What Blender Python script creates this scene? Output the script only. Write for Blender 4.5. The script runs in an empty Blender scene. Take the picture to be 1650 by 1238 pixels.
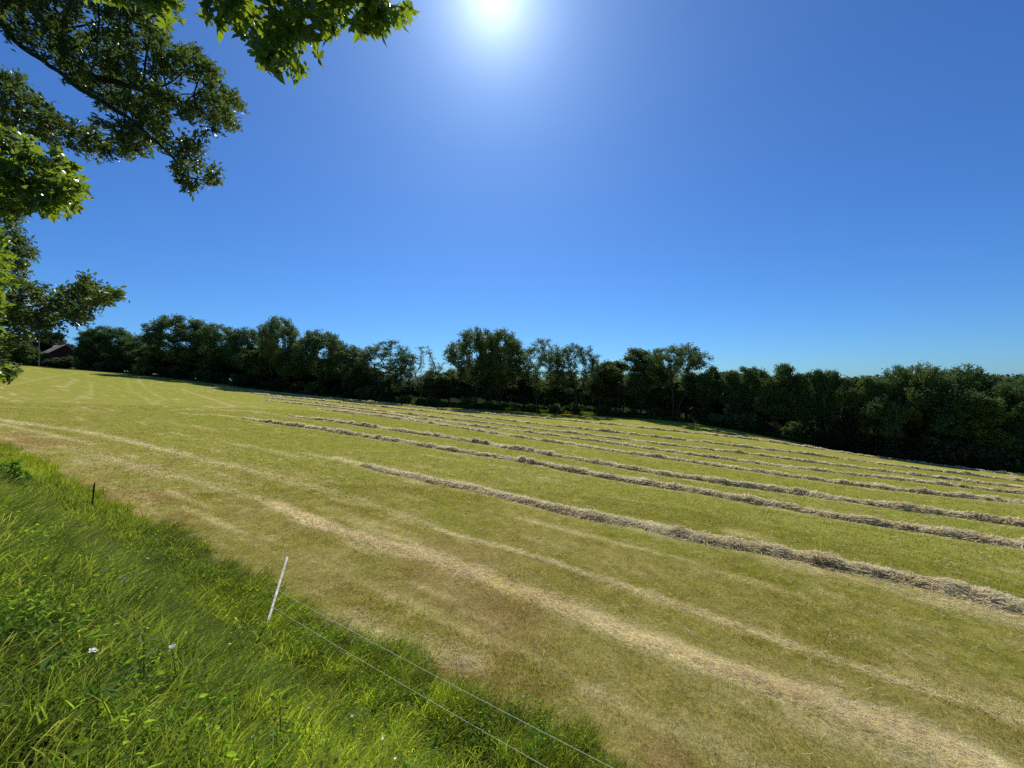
import bpy, math, random
import numpy as np
from mathutils import Vector

# ------------------------------------------------------------------ basics
scene = bpy.context.scene
COL = scene.collection
F = 640.0; CX = 825.0; CY = 619.0            # photo focal length / centre, used to turn measured points into places
RNG = np.random.default_rng(7)

def tag(o, label=None, cat=None, group=None, kind=None):
    if label: o['label'] = label
    if cat: o['category'] = cat
    if group: o['group'] = group
    if kind: o['kind'] = kind
    return o

def empty(name, loc=(0, 0, 0), rz=0.0):
    o = bpy.data.objects.new(name, None); COL.objects.link(o)
    o.location = loc; o.rotation_euler = (0, 0, rz); o.empty_display_size = 0.2
    return o

def np_mesh(name, V, Fc, mats=(), smooth=False, midx=None, attrs=None):
    """V (n,3); Fc: list of int arrays (m,3) or (m,4)"""
    if not isinstance(Fc, list): Fc = [Fc]
    Fc = [f for f in Fc if len(f)]
    me = bpy.data.meshes.new(name)
    V = np.asarray(V, dtype=np.float32)
    me.vertices.add(len(V)); me.vertices.foreach_set('co', V.ravel())
    tot = np.concatenate([np.full(len(f), f.shape[1], dtype=np.int32) for f in Fc])
    start = np.concatenate([[0], np.cumsum(tot)[:-1]]).astype(np.int32)
    idx = np.concatenate([f.astype(np.int32).ravel() for f in Fc])
    me.loops.add(len(idx)); me.loops.foreach_set('vertex_index', idx)
    me.polygons.add(len(tot)); me.polygons.foreach_set('loop_start', start)
    try: me.polygons.foreach_set('loop_total', tot)
    except Exception: pass
    if midx is not None: me.polygons.foreach_set('material_index', np.asarray(midx, dtype=np.int32))
    me.polygons.foreach_set('use_smooth', np.full(len(tot), bool(smooth)))
    for m in mats: me.materials.append(m)
    me.update(calc_edges=True)
    if attrs:
        for k, a in attrs.items():
            a = np.asarray(a, dtype=np.float32)
            if a.ndim == 1:
                at = me.attributes.new(k, 'FLOAT', 'POINT'); at.data.foreach_set('value', a)
            else:
                if a.shape[1] == 3: a = np.concatenate([a, np.ones((len(a), 1), np.float32)], 1)
                at = me.attributes.new(k, 'FLOAT_COLOR', 'POINT'); at.data.foreach_set('color', a.ravel())
    return me

def np_obj(name, V, Fc, mats=(), parent=None, **kw):
    if not isinstance(mats, (list, tuple)): mats = [mats]
    o = bpy.data.objects.new(name, np_mesh(name, V, Fc, mats, **kw)); COL.objects.link(o)
    if parent is not None: o.parent = parent
    return o

# ------------------------------------------------------------------ noise
def _h(ix, iy, seed):
    n = (ix.astype(np.int64) * 374761393 + iy.astype(np.int64) * 668265263 + seed * 1442695041) & 0x7fffffff
    n = ((n ^ (n >> 13)) * 1274126177) & 0x7fffffff
    return ((n ^ (n >> 16)) & 0xffff) / 65535.0
def vn(x, y, seed=0):
    x = np.asarray(x, float); y = np.asarray(y, float)
    x, y = np.broadcast_arrays(x, y)
    ix = np.floor(x); iy = np.floor(y); fx = x - ix; fy = y - iy
    fx = fx * fx * (3 - 2 * fx); fy = fy * fy * (3 - 2 * fy)
    a = _h(ix, iy, seed); b = _h(ix + 1, iy, seed); c = _h(ix, iy + 1, seed); d = _h(ix + 1, iy + 1, seed)
    return (a + (b - a) * fx) * (1 - fy) + (c + (d - c) * fx) * fy
def fbm(x, y, seed=0, o=4):
    s = 0; a = 1; t = 0
    for i in range(o):
        s = s + a * vn(x * 2 ** i, y * 2 ** i, seed + i * 17); t += a; a *= 0.5
    return s / t
def sstep(a, b, x):
    t = np.clip((x - a) / (b - a), 0, 1); return t * t * (3 - 2 * t)

# ------------------------------------------------------------------ terrain
A0, B0, H0 = -0.07, -0.03, -4.0
ND = np.array([0.494, 0.870]); TD = np.array([-0.870, 0.494])   # across / along the windrows
def bank(n):
    return 2.33 * (1 - sstep(0.3, 3.5, n)) 
def pl(x, y): return H0 + A0 * x + B0 * y

# edge of the wood, measured in the photo: px, py, distance ahead
EDGE = [(20, 590, 128), (110, 594, 122), (200, 602, 114), (300, 612, 108), (400, 625, 103), (500, 637, 100), (600, 645, 97), (700, 655, 94),
        (800, 661, 91), (900, 667, 88), (1000, 672, 85), (1100, 680, 80), (1200, 696, 73), (1300, 715, 67), (1400, 733, 61),
        (1500, 748, 56), (1650, 761, 52), (1780, 772, 50)]
cp = []; cv = []
for px, py, Y in EDGE:
    x = (px - CX) / F * Y; z = (CY - py) / F * Y
    cp.append((x, Y)); cv.append(z - pl(x, Y))
edge_corr = list(cv)
for (x, y), c in list(zip(cp, edge_corr))[::2]:
    for k, f in ((1.7, 1.05), (3.5, 1.05)):
        cp.append((x * k, y * k)); cv.append(c * f - (0.012 * (k - 1) * max(x, 0) * 0))
for n in (0, 14, 28):
    for t in (-30, -12, 0, 15, 32, 50):
        p = n * ND + t * TD
        if n == 28 and t > 32: continue
        cp.append(tuple(p)); cv.append(0.0)
for p in ((-60, -40), (0, -60), (60, -40), (-300, -100), (300, -100), (0, -400)):
    cp.append(p); cv.append(0.0)
cp = np.array(cp, float); cv = np.array(cv, float)
def _k(d2): return np.where(d2 > 1e-9, 0.5 * d2 * np.log(d2 + 1e-12), 0.0)
S_ = 50.0
P_ = cp / S_
K_ = _k(((P_[:, None] - P_[None]) ** 2).sum(-1)) + np.eye(len(P_)) * 0.02
M_ = np.zeros((len(P_) + 3, len(P_) + 3)); M_[:len(P_), :len(P_)] = K_
Q_ = np.concatenate([np.ones((len(P_), 1)), P_], 1); M_[:len(P_), len(P_):] = Q_; M_[len(P_):, :len(P_)] = Q_.T
W_ = np.linalg.solve(M_, np.concatenate([cv, np.zeros(3)]))
def corr(x, y):
    x = np.asarray(x, float); y = np.asarray(y, float); sh = x.shape
    X = np.stack([x.ravel(), y.ravel()], 1) / S_
    r = np.linalg.norm(X, axis=1); f = np.minimum(1.0, 8.0 / np.maximum(r, 1e-6)); X = X * f[:, None]
    out = np.empty(len(X))
    for i in range(0, len(X), 40000):
        c = X[i:i + 40000]
        out[i:i + 40000] = _k(((c[:, None] - P_[None]) ** 2).sum(-1)) @ W_[:-3] + W_[-3] + c @ W_[-2:]
    return out.reshape(sh)
_ex = np.array([(px - CX) / F * Y for px, py, Y in EDGE]); _ey = np.array([Y for px, py, Y in EDGE]); _ez = np.array([(CY - py) / F * Y for px, py, Y in EDGE])
def edge_dist0(x, y): return np.hypot(x, y) - np.interp(np.arctan2(x, y), np.arctan2(_ex, _ey), np.hypot(_ex, _ey))
def terr(x, y):
    x = np.asarray(x, float); y = np.asarray(y, float)
    n = x * ND[0] + y * ND[1]
    r = np.hypot(x, y)
    f = np.minimum(1, 500 / np.maximum(r, 1e-6))           # levels out far away
    z = pl(x * f, y * f) + corr(x, y)
    ed_ = edge_dist0(x, y)
    az_ = np.arctan2(x, y); tgt = np.maximum(np.interp(az_, np.arctan2(_ex, _ey), _ez) / np.interp(az_, np.arctan2(_ex, _ey), np.hypot(_ex, _ey)) * np.minimum(np.hypot(x, y), 500), 0.0) + .008 * np.clip(ed_, 0, 150)
    z = z + (tgt - z) * sstep(30, 130, ed_) * (y > 0) * sstep(.05, .35, y / np.maximum(r, 1e-6))
    z = z + bank(n) + 0.05 * (fbm(x * .35, y * .35, 3, 3) - .5) * (1 + 3 * sstep(4, 2, n)) + 0.5 * (fbm(x * .05, y * .05, 5, 2) - .5) * sstep(8, 40, n) * 0.4
    return z
def hit(px, py, y0=1.2, y1=300.0):
    """point on the ground seen at photo position px, py"""
    u = (px - CX) / F; v = (CY - py) / F
    Y = y0 * (y1 / y0) ** np.linspace(0, 1, 900)
    g = terr(u * Y, Y) - v * Y
    k = np.where(g > 0)[0]
    if len(k) == 0: k = len(Y) - 1
    else: k = max(k[0], 1)
    a, b = Y[k - 1], Y[k]
    for _ in range(12):
        m = .5 * (a + b)
        if float(terr(np.array([u * m]), np.array([m]))[0]) > v * m: b = m
        else: a = m
    m = .5 * (a + b)
    return np.array([u * m, m, v * m])
def at(px, py, Y): return np.array([(px - CX) / F * Y, Y, (CY - py) / F * Y])
def gz(x, y): return float(terr(np.array([x]), np.array([y]))[0])

# ------------------------------------------------------------------ lines on the field, measured in the photo
ROWS = [
 [(590, 751), (640, 763), (700, 776), (760, 789), (809, 800), (860, 812), (911, 824), (1002, 842), (1100, 864), (1165, 876), (1255, 893), (1385, 920), (1484, 942), (1562, 962), (1650, 986), (1760, 1018)],
 [(392, 675), (430, 680), (461, 685), (528, 694), (600, 706), (667, 716), (750, 730), (850, 745), (940, 763), (1050, 782), (1168, 800), (1235, 814), (1365, 836), (1484, 856), (1650, 881), (1760, 898)],
 [(467, 671), (533, 679), (613, 691), (693, 702), (773, 714), (853, 728), (920, 739), (1050, 762), (1188, 783), (1267, 793), (1357, 806), (1484, 824), (1650, 847), (1760, 861)],
 [(510, 660), (613, 671), (688, 682), (773, 695), (837, 705), (880, 711), (987, 727), (1067, 739), (1148, 750), (1227, 762), (1326, 776), (1444, 790), (1523, 799), (1650, 812), (1760, 823)],
 [(430, 646), (520, 655), (627, 668), (720, 681), (800, 691), (880, 701), (987, 715), (1093, 731), (1210, 746), (1298, 757), (1370, 765), (1477, 777), (1650, 797), (1760, 808)],
 [(420, 640), (507, 650), (600, 661), (700, 673), (800, 684), (933, 700), (1027, 712), (1107, 721), (1210, 733), (1303, 745), (1397, 757), (1498, 769), (1650, 788), (1760, 799)],
 [(400, 634), (507, 645), (613, 656), (700, 665), (800, 676), (880, 686), (1013, 700), (1120, 712), (1210, 722), (1343, 738), (1450, 753), (1650, 777), (1760, 789)],
 [(330, 626), (400, 629), (507, 640), (613, 650), (720, 661), (800, 669), (907, 677), (1013, 688), (1107, 698), (1210, 708), (1343, 728), (1477, 746), (1650, 768), (1760, 780)],
]
# thin raked straw left lying: (points, half width m, strength)
STRIPS = [
 ([(440, 812), (469, 826), (521, 848), (600, 874), (660, 889), (718, 906), (809, 942), (900, 977), (1009, 1017), (1100, 1052), (1168, 1080), (1227, 1100), (1365, 1146), (1484, 1190), (1602, 1236)], .20, 1.25),
 ([(700, 852), (755, 869), (816, 884), (864, 898), (955, 931), (1045, 958), (1129, 990), (1271, 1040), (1405, 1085), (1523, 1122), (1650, 1164)], .09, .7),
 ([(540, 738), (580, 748), (640, 762), (700, 776), (809, 800)], .22, .7),
 ([(1250, 900), (1400, 938), (1500, 962), (1650, 1000)], .5, .35),
 ([(0, 655), (25, 656), (80, 658), (153, 662)], .35, .45), ([(0, 676), (50, 685), (127, 694), (178, 704), (224, 716), (300, 734)], .25, .42),
 ([(0, 684), (33, 690), (107, 706), (150, 716)], .2, .3), ([(102, 625), (122, 611)], .22, .6), ([(145, 615), (146, 634), (125, 643), (102, 648)], .2, .4),
 ([(204, 612), (211, 630), (237, 643), (244, 650)], .2, .35), ([(224, 612), (237, 628), (265, 643), (244, 653)], .2, .4),
 ([(275, 661), (320, 659), (377, 655), (331, 640), (293, 628)], .35, .65), ([(240, 626), (330, 627), (420, 638)], .4, .35),
 ([(0, 640), (60, 643), (110, 640), (190, 644)], .3, .35), ([(130, 600), (60, 612), (10, 622)], .3, .35), ([(300, 640), (392, 648), (430, 655)], .3, .3),
 ([(380, 672), (340, 668), (300, 668)], .3, .4), ([(450, 668), (400, 662), (350, 661)], .3, .3), ([(540, 1002), (600, 1020)], .3, .5), ([(650, 1040), (770, 1072)], .2, .5),
 ([(100, 720), (220, 752), (330, 780), (440, 812)], .3, .18), ([(300, 734), (420, 762), (560, 800), (700, 852)], .25, .22),
]
rows_w = [np.array([hit(*p) for p in r]) for r in ROWS]
strips_w = [(np.array([hit(*p) for p in s]), w, k * (.3 if s[0][1] < 665 else 1.0)) for s, w, k in STRIPS]

def dist_poly(x, y, P):
    d = np.full(x.shape, 1e9)
    for a, b in zip(P[:-1, :2], P[1:, :2]):
        e = b - a; L = e @ e
        t = np.clip(((x - a[0]) * e[0] + (y - a[1]) * e[1]) / L, 0, 1)
        d = np.minimum(d, np.hypot(x - a[0] - t * e[0], y - a[1] - t * e[1]))
    return d

C = lambda *a: np.array(a)
def lerp(a, b, t): return a + (b - a) * t[..., None]
def field_col(x, y):
    """base colour of the mown field"""
    n = x * ND[0] + y * ND[1]; t = x * TD[0] + y * TD[1]
    r = np.hypot(x, y)
    big = fbm(t * .035 + 5, n * .22, 11, 4)                      # bands along the rows
    med = fbm(x * .9, y * .9, 21, 4); fine = fbm(x * 4, y * 4, 31, 3)
    streak = fbm(t * .25, n * 2.2, 41, 3)
    green = C(.250, .272, .040); olive = C(.29, .268, .055); tan_ = C(.46, .39, .165); brown = C(.30, .205, .075); straw = C(.88, .76, .46)
    dry = .30 + .7 * (big - .5) + .6 * (med - .5) + .35 * (streak - .5) + .30 * sstep(16, 5, n)
    dry = dry - .18 * sstep(12, 40, n)
    c = lerp(np.broadcast_to(green, x.shape + (3,)), olive, np.clip(dry * 1.5, 0, 1))
    c = lerp(c, tan_, np.clip((dry - .45) * .9 + .4 * (fine - .5), 0, .75))
    br = sstep(.52, .72, fbm(x * .55 + 9, y * .55, 51, 4)) * sstep(11, 5.5, n) * sstep(3.6, 4.6, n)
    c = lerp(c, brown, br * .65)
    c = c * (.88 + .26 * fine)[..., None] * C(1.08, 1.04, 1.25)
    s = np.zeros(x.shape)
    for P, w, k in strips_w:
        wob = (fbm(x * 1.3, y * 1.3, 61, 3) - .5)
        d = dist_poly(x, y, P)
        s = np.maximum(s, k * np.exp(-(d / (w * (1 + wob * 1.2))) ** 2 * .8) * (.55 + .9 * fbm(x * 2.5, y * 2.5, 71, 3)))
    for i, P in enumerate(rows_w):
        d = dist_poly(x, y, P)
        s = np.maximum(s, .6 * np.exp(-(d / .5) ** 2) * (.5 + .9 * vn(x * 2, y * 2, 81)))
    s = np.maximum(s, .35 * sstep(.62, .85, streak) * sstep(.35, .6, med))
    return lerp(c, straw, np.clip(s, 0, .93)), n

VERGE_N = 4.32
def verge_edge(t): return VERGE_N + .45 * (fbm(t * .5, t * 0 + 3, 91, 3) - .5) + .25 * (vn(t * 3, t * 0, 92) - .5)

# ------------------------------------------------------------------ materials
def newmat(name):
    m = bpy.data.materials.new(name); m.use_nodes = True
    nt = m.node_tree; nt.nodes.clear()
    out = nt.nodes.new('ShaderNodeOutputMaterial')
    return m, nt, out
def N(nt, t, **kw):
    n = nt.nodes.new(t)
    for k, v in kw.items():
        if k in n.inputs: n.inputs[k].default_value = v
        else: setattr(n, k, v)
    return n
def mixrgb(nt, a, b, fac, mode='MIX'):
    m = nt.nodes.new('ShaderNodeMix'); m.data_type = 'RGBA'; m.blend_type = mode
    for i, v in ((6, a), (7, b), (0, fac)):
        if isinstance(v, (int, float)): m.inputs[i].default_value = v
        elif isinstance(v, tuple): m.inputs[i].default_value = (*v, 1)
        else: nt.links.new(v, m.inputs[i])
    return m.outputs[2]
def ramp(nt, fac, stops):
    r = nt.nodes.new('ShaderNodeValToRGB'); cr = r.color_ramp
    while len(cr.elements) < len(stops): cr.elements.new(.5)
    for e, (p, c) in zip(cr.elements, stops): e.position = p; e.color = (*c, 1)
    nt.links.new(fac, r.inputs[0]); return r.outputs[0]

def mat_ground():
    m, nt, out = newmat('field_ground')
    at_ = N(nt, 'ShaderNodeAttribute', attribute_name='col')
    geo = N(nt, 'ShaderNodeNewGeometry')
    n1 = N(nt, 'ShaderNodeTexNoise', Scale=14.0, Detail=8.0, Roughness=.75); nt.links.new(geo.outputs['Position'], n1.inputs['Vector'])
    n2 = N(nt, 'ShaderNodeTexNoise', Scale=3.0, Detail=6.0, Roughness=.7); nt.links.new(geo.outputs['Position'], n2.inputs['Vector'])
    v = ramp(nt, n1.outputs[0], [(.3, (.6, .6, .55)), (.5, (1.0, 1.0, 1.0)), (.72, (1.5, 1.45, 1.35))])
    c = mixrgb(nt, at_.outputs['Color'], v, 1.0, 'MULTIPLY')
    v2 = ramp(nt, n2.outputs[0], [(.3, (.8, .84, .8)), (.7, (1.2, 1.15, 1.1))])
    c = mixrgb(nt, c, v2, 1.0, 'MULTIPLY')
    b = N(nt, 'ShaderNodeBsdfDiffuse', Roughness=0.0); nt.links.new(c, b.inputs['Color'])
    bp = N(nt, 'ShaderNodeBump', Strength=.9, Distance=.05); nt.links.new(n1.outputs[0], bp.inputs['Height'])
    nt.links.new(bp.outputs[0], b.inputs['Normal'])
    nt.links.new(b.outputs[0], out.inputs[0]); return m

def mat_leaf(name, dark, light, trans=.3, tcol=None, rough=.45, spec=.3, attr='tint', src='GEOMETRY', rand=True):
    m, nt, out = newmat(name)
    at_ = N(nt, 'ShaderNodeAttribute', attribute_name=attr); at_.attribute_type = src
    base = mixrgb(nt, dark, light, at_.outputs['Fac'])
    oi = N(nt, 'ShaderNodeObjectInfo')
    if rand:
        rv = ramp(nt, oi.outputs['Random'], [(0, (.72, .8, .78)), (.5, (1, 1, 1)), (1, (1.28, 1.12, .85))])
        base = mixrgb(nt, base, rv, 1.0, 'MULTIPLY')
    b = N(nt, 'ShaderNodeBsdfPrincipled', Roughness=rough); b.inputs['Specular IOR Level'].default_value = spec
    nt.links.new(base, b.inputs['Base Color'])
    t = N(nt, 'ShaderNodeBsdfTranslucent')
    if tcol: 
        tc = mixrgb(nt, tcol, base, .25)
    else: tc = base
    nt.links.new(tc, t.inputs[0])
    mx = N(nt, 'ShaderNodeMixShader'); mx.inputs[0].default_value = trans
    nt.links.new(b.outputs[0], mx.inputs[1]); nt.links.new(t.outputs[0], mx.inputs[2])
    nt.links.new(mx.outputs[0], out.inputs[0]); return m

def mat_blade(name, trans=.45, spec=.35, tboost=1.6):
    """grass whose colour comes from the point each tuft stands on, varied along the blade"""
    m, nt, out = newmat(name)
    at_ = N(nt, 'ShaderNodeAttribute', attribute_name='tcol'); at_.attribute_type = 'INSTANCER'
    h = N(nt, 'ShaderNodeAttribute', attribute_name='tint')
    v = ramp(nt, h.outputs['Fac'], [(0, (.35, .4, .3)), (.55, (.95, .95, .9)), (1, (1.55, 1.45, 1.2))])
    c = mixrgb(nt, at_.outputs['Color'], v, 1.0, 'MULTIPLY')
    b = N(nt, 'ShaderNodeBsdfPrincipled', Roughness=.55); b.inputs['Specular IOR Level'].default_value = spec
    nt.links.new(c, b.inputs['Base Color'])
    t = N(nt, 'ShaderNodeBsdfTranslucent')
    tc = mixrgb(nt, c, (tboost, tboost, tboost * .45), 1.0, 'MULTIPLY'); nt.links.new(tc, t.inputs[0])
    mx = N(nt, 'ShaderNodeMixShader'); mx.inputs[0].default_value = trans
    nt.links.new(b.outputs[0], mx.inputs[1]); nt.links.new(t.outputs[0], mx.inputs[2])
    nt.links.new(mx.outputs[0], out.inputs[0]); return m

def mat_noise(name, c1, c2, scale=8.0, rough=.85, bump=.5, dist=.02, spec=.2, detail=6.0):
    m, nt, out = newmat(name)
    tc = N(nt, 'ShaderNodeTexCoord')
    n1 = N(nt, 'ShaderNodeTexNoise', Scale=scale, Detail=detail, Roughness=.65); nt.links.new(tc.outputs['Object'], n1.inputs['Vector'])
    c = ramp(nt, n1.outputs[0], [(.32, c1), (.68, c2)])
    b = N(nt, 'ShaderNodeBsdfPrincipled', Roughness=rough); b.inputs['Specular IOR Level'].default_value = spec
    nt.links.new(c, b.inputs['Base Color'])
    bp = N(nt, 'ShaderNodeBump', Strength=bump, Distance=dist); nt.links.new(n1.outputs[0], bp.inputs['Height'])
    nt.links.new(bp.outputs[0], b.inputs['Normal'])
    nt.links.new(b.outputs[0], out.inputs[0]); return m

def mat_straw(name):
    m, nt, out = newmat(name)
    at_ = N(nt, 'ShaderNodeAttribute', attribute_name='tint')
    c = ramp(nt, at_.outputs['Fac'], [(0, (.22, .16, .09)), (.3, (.50, .39, .19)), (.65, (.86, .73, .42)), (1, (.97, .90, .62))])
    geo = N(nt, 'ShaderNodeNewGeometry')
    n1 = N(nt, 'ShaderNodeTexNoise', Scale=22.0, Detail=5.0, Roughness=.7); nt.links.new(geo.outputs['Position'], n1.inputs['Vector'])
    v = ramp(nt, n1.outputs[0], [(.35, (.7, .68, .65)), (.65, (1.15, 1.15, 1.15))])
    c = mixrgb(nt, c, v, 1.0, 'MULTIPLY')
    b = N(nt, 'ShaderNodeBsdfPrincipled', Roughness=.6); b.inputs['Specular IOR Level'].default_value = .25
    nt.links.new(c, b.inputs['Base Color'])
    bp = N(nt, 'ShaderNodeBump', Strength=.8, Distance=.03); nt.links.new(n1.outputs[0], bp.inputs['Height']); nt.links.new(bp.outputs[0], b.inputs['Normal'])
    t = N(nt, 'ShaderNodeBsdfTranslucent'); nt.links.new(c, t.inputs[0])
    mx = N(nt, 'ShaderNodeMixShader'); mx.inputs[0].default_value = .5
    nt.links.new(b.outputs[0], mx.inputs[1]); nt.links.new(t.outputs[0], mx.inputs[2])
    nt.links.new(mx.outputs[0], out.inputs[0]); return m

MG = mat_ground()
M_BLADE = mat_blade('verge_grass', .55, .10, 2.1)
M_STUB = mat_blade('stubble', .4, .12, 1.4)
M_STRAW = mat_straw('straw')
M_BARK = mat_noise('bark', (.030, .024, .018), (.085, .068, .050), 9, .95, .8, .03)
M_BARKG = mat_noise('pale_bark', (.10, .09, .075), (.22, .20, .17), 9, .9, .6, .02)
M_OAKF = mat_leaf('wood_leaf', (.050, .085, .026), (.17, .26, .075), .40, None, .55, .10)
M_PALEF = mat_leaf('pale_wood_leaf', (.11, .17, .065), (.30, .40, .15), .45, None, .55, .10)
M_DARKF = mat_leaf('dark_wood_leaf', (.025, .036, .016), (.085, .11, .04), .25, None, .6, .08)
M_OAKN = mat_leaf('oak_leaf', (.032, .055, .014), (.10, .14, .028), .42, (.16, .24, .03), .4, .4, rand=False)
M_WEED = mat_leaf('weed_leaf', (.05, .13, .015), (.12, .24, .03), .5, (.3, .5, .04), .5, .15, rand=True)
M_MAPLE = mat_leaf('maple_leaf', (.030, .060, .010), (.085, .14, .018), .47, (.40, .55, .035), .28, .6, rand=False)

# ------------------------------------------------------------------ ground sheet
azf = np.radians(np.linspace(-72, 72, 660)); azb = np.radians(np.linspace(72, 288, 74))[1:-1]
AZ = np.concatenate([azf, azb])
RR = np.concatenate([[0.0], .5 * (320 / .5) ** np.linspace(0, 1, 430), 320 * (12) ** np.linspace(0, 1, 26)[1:]])
gx = np.sin(AZ)[None] * RR[:, None]; gy = np.cos(AZ)[None] * RR[:, None]
gzv = terr(gx, gy)
nr, na = gx.shape
gc, gn = field_col(gx, gy)
gt = gx * TD[0] + gy * TD[1]
ve = verge_edge(gt)
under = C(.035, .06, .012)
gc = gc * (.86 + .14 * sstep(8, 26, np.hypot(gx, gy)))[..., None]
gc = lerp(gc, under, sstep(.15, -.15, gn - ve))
# below the wood: shade of the trees painted into the ground colour
EW = np.array([at(px, py, Y) for px, py, Y in EDGE])
edge_az = np.arctan2(EW[:, 0], EW[:, 1]); edge_r = np.hypot(EW[:, 0], EW[:, 1])
def edge_dist(x, y):
    az = np.arctan2(x, y); return np.hypot(x, y) - np.interp(az, edge_az, edge_r)
ed = edge_dist(gx, gy)
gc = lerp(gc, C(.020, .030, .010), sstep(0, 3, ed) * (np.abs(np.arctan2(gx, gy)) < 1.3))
I = np.arange(nr - 1)[:, None] * na; J = np.arange(na)[None]; J2 = (J + 1) % na
q = np.stack([I + J, I + J2, I + na + J2, I + na + J], -1).reshape(-1, 4)[:, ::-1]
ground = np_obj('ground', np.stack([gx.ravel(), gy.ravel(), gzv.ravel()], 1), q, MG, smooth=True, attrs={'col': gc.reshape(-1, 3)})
tag(ground, 'mown hay field sloping down to the right', None, kind='structure')

# ------------------------------------------------------------------ instancing of grass tufts (uncountable stuff)
def tuft_mesh(name, nb, h, spread, w, lean, mat, rng, seg=3, wind=(0.25, -0.05), curl=.5):
    V = []; Fs = []; T = []
    for i in range(nb):
        a = rng.uniform(0, 2 * math.pi); r = spread * math.sqrt(rng.uniform())
        p = np.array([r * math.cos(a), r * math.sin(a), -.02]); hh = h * rng.uniform(.45, 1.1)
        da = rng.uniform(0, 2 * math.pi); ln = lean * rng.uniform(.2, 1.3)
        d = np.array([math.cos(da) * ln + wind[0], math.sin(da) * ln + wind[1], 1.0]); d /= np.linalg.norm(d)
        side = np.array([math.cos(a * 7.3), math.sin(a * 7.3), 0]); ww = w * rng.uniform(.6, 1.3)
        b0 = len(V); tv = rng.uniform(.35, 1.0)
        q_ = p.copy()
        for s in range(seg + 1):
            f = s / seg; k = ww * (1 - f ** 1.8) * .5 + (.0003 if s == seg else 0)
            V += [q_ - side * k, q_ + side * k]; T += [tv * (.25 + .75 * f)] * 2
            dd = d.copy(); dd[2] -= curl * f * 1.6; dd[0] += d[0] * curl * f; dd[1] += d[1] * curl * f; dd /= np.linalg.norm(dd)
            q_ = q_ + dd * hh / seg
        for s in range(seg):
            c = b0 + 2 * s; Fs.append((c, c + 1, c + 3, c + 2))
    return np_mesh(name, np.array(V), np.array(Fs), [mat], attrs={'tint': np.array(T)})

def scatter(name, pts, scale, col, meshes, label, cat='grass', rotx=.2, kind='stuff'):
    n = len(pts)
    c = bpy.data.collections.new(name + '_sources')
    for k, me in enumerate(meshes):
        o = bpy.data.objects.new('%s_source' % name, me); c.objects.link(o)
    me = bpy.data.meshes.new(name); me.vertices.add(n); me.vertices.foreach_set('co', np.asarray(pts, np.float32).ravel())
    rot = np.stack([RNG.normal(0, rotx, n), RNG.normal(0, rotx, n), RNG.uniform(-1.5, 1.5, n) if rotx > .1 else RNG.uniform(0, 6.283, n)], 1)
    a = me.attributes.new('rot', 'FLOAT_VECTOR', 'POINT'); a.data.foreach_set('vector', rot.astype(np.float32).ravel())
    a = me.attributes.new('scl', 'FLOAT_VECTOR', 'POINT'); a.data.foreach_set('vector', np.asarray(scale, np.float32).ravel())
    a = me.attributes.new('pick', 'INT', 'POINT'); a.data.foreach_set('value', RNG.integers(0, len(meshes), n).astype(np.int32))
    cc = np.concatenate([col, np.ones((n, 1))], 1)
    a = me.attributes.new('tcol', 'FLOAT_COLOR', 'POINT'); a.data.foreach_set('color', cc.astype(np.float32).ravel())
    o = bpy.data.objects.new(name, me); COL.objects.link(o)
    ng = bpy.data.node_groups.new(name, 'GeometryNodeTree')
    ng.interface.new_socket('Geometry', in_out='INPUT', socket_type='NodeSocketGeometry'); ng.interface.new_socket('Geometry', in_out='OUTPUT', socket_type='NodeSocketGeometry')
    gi = ng.nodes.new('NodeGroupInput'); go = ng.nodes.new('NodeGroupOutput')
    ip = ng.nodes.new('GeometryNodeInstanceOnPoints'); ci = ng.nodes.new('GeometryNodeCollectionInfo')
    ci.inputs['Collection'].default_value = c; ci.inputs['Separate Children'].default_value = True; ci.inputs['Reset Children'].default_value = True
    def na_(nm, t):
        x = ng.nodes.new('GeometryNodeInputNamedAttribute'); x.data_type = t; x.inputs[0].default_value = nm; return x.outputs[0]
    L = ng.links.new
    L(gi.outputs[0], ip.inputs['Points']); L(ci.outputs[0], ip.inputs['Instance']); ip.inputs['Pick Instance'].default_value = True
    L(na_('pick', 'INT'), ip.inputs['Instance Index'])
    er = ng.nodes.new('FunctionNodeEulerToRotation'); L(na_('rot', 'FLOAT_VECTOR'), er.inputs[0]); L(er.outputs[0], ip.inputs['Rotation'])
    L(na_('scl', 'FLOAT_VECTOR'), ip.inputs['Scale']); L(ip.outputs[0], go.inputs[0])
    md = o.modifiers.new('scatter', 'NODES'); md.node_group = ng
    tag(o, label, cat, kind=kind)
    return o

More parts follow.
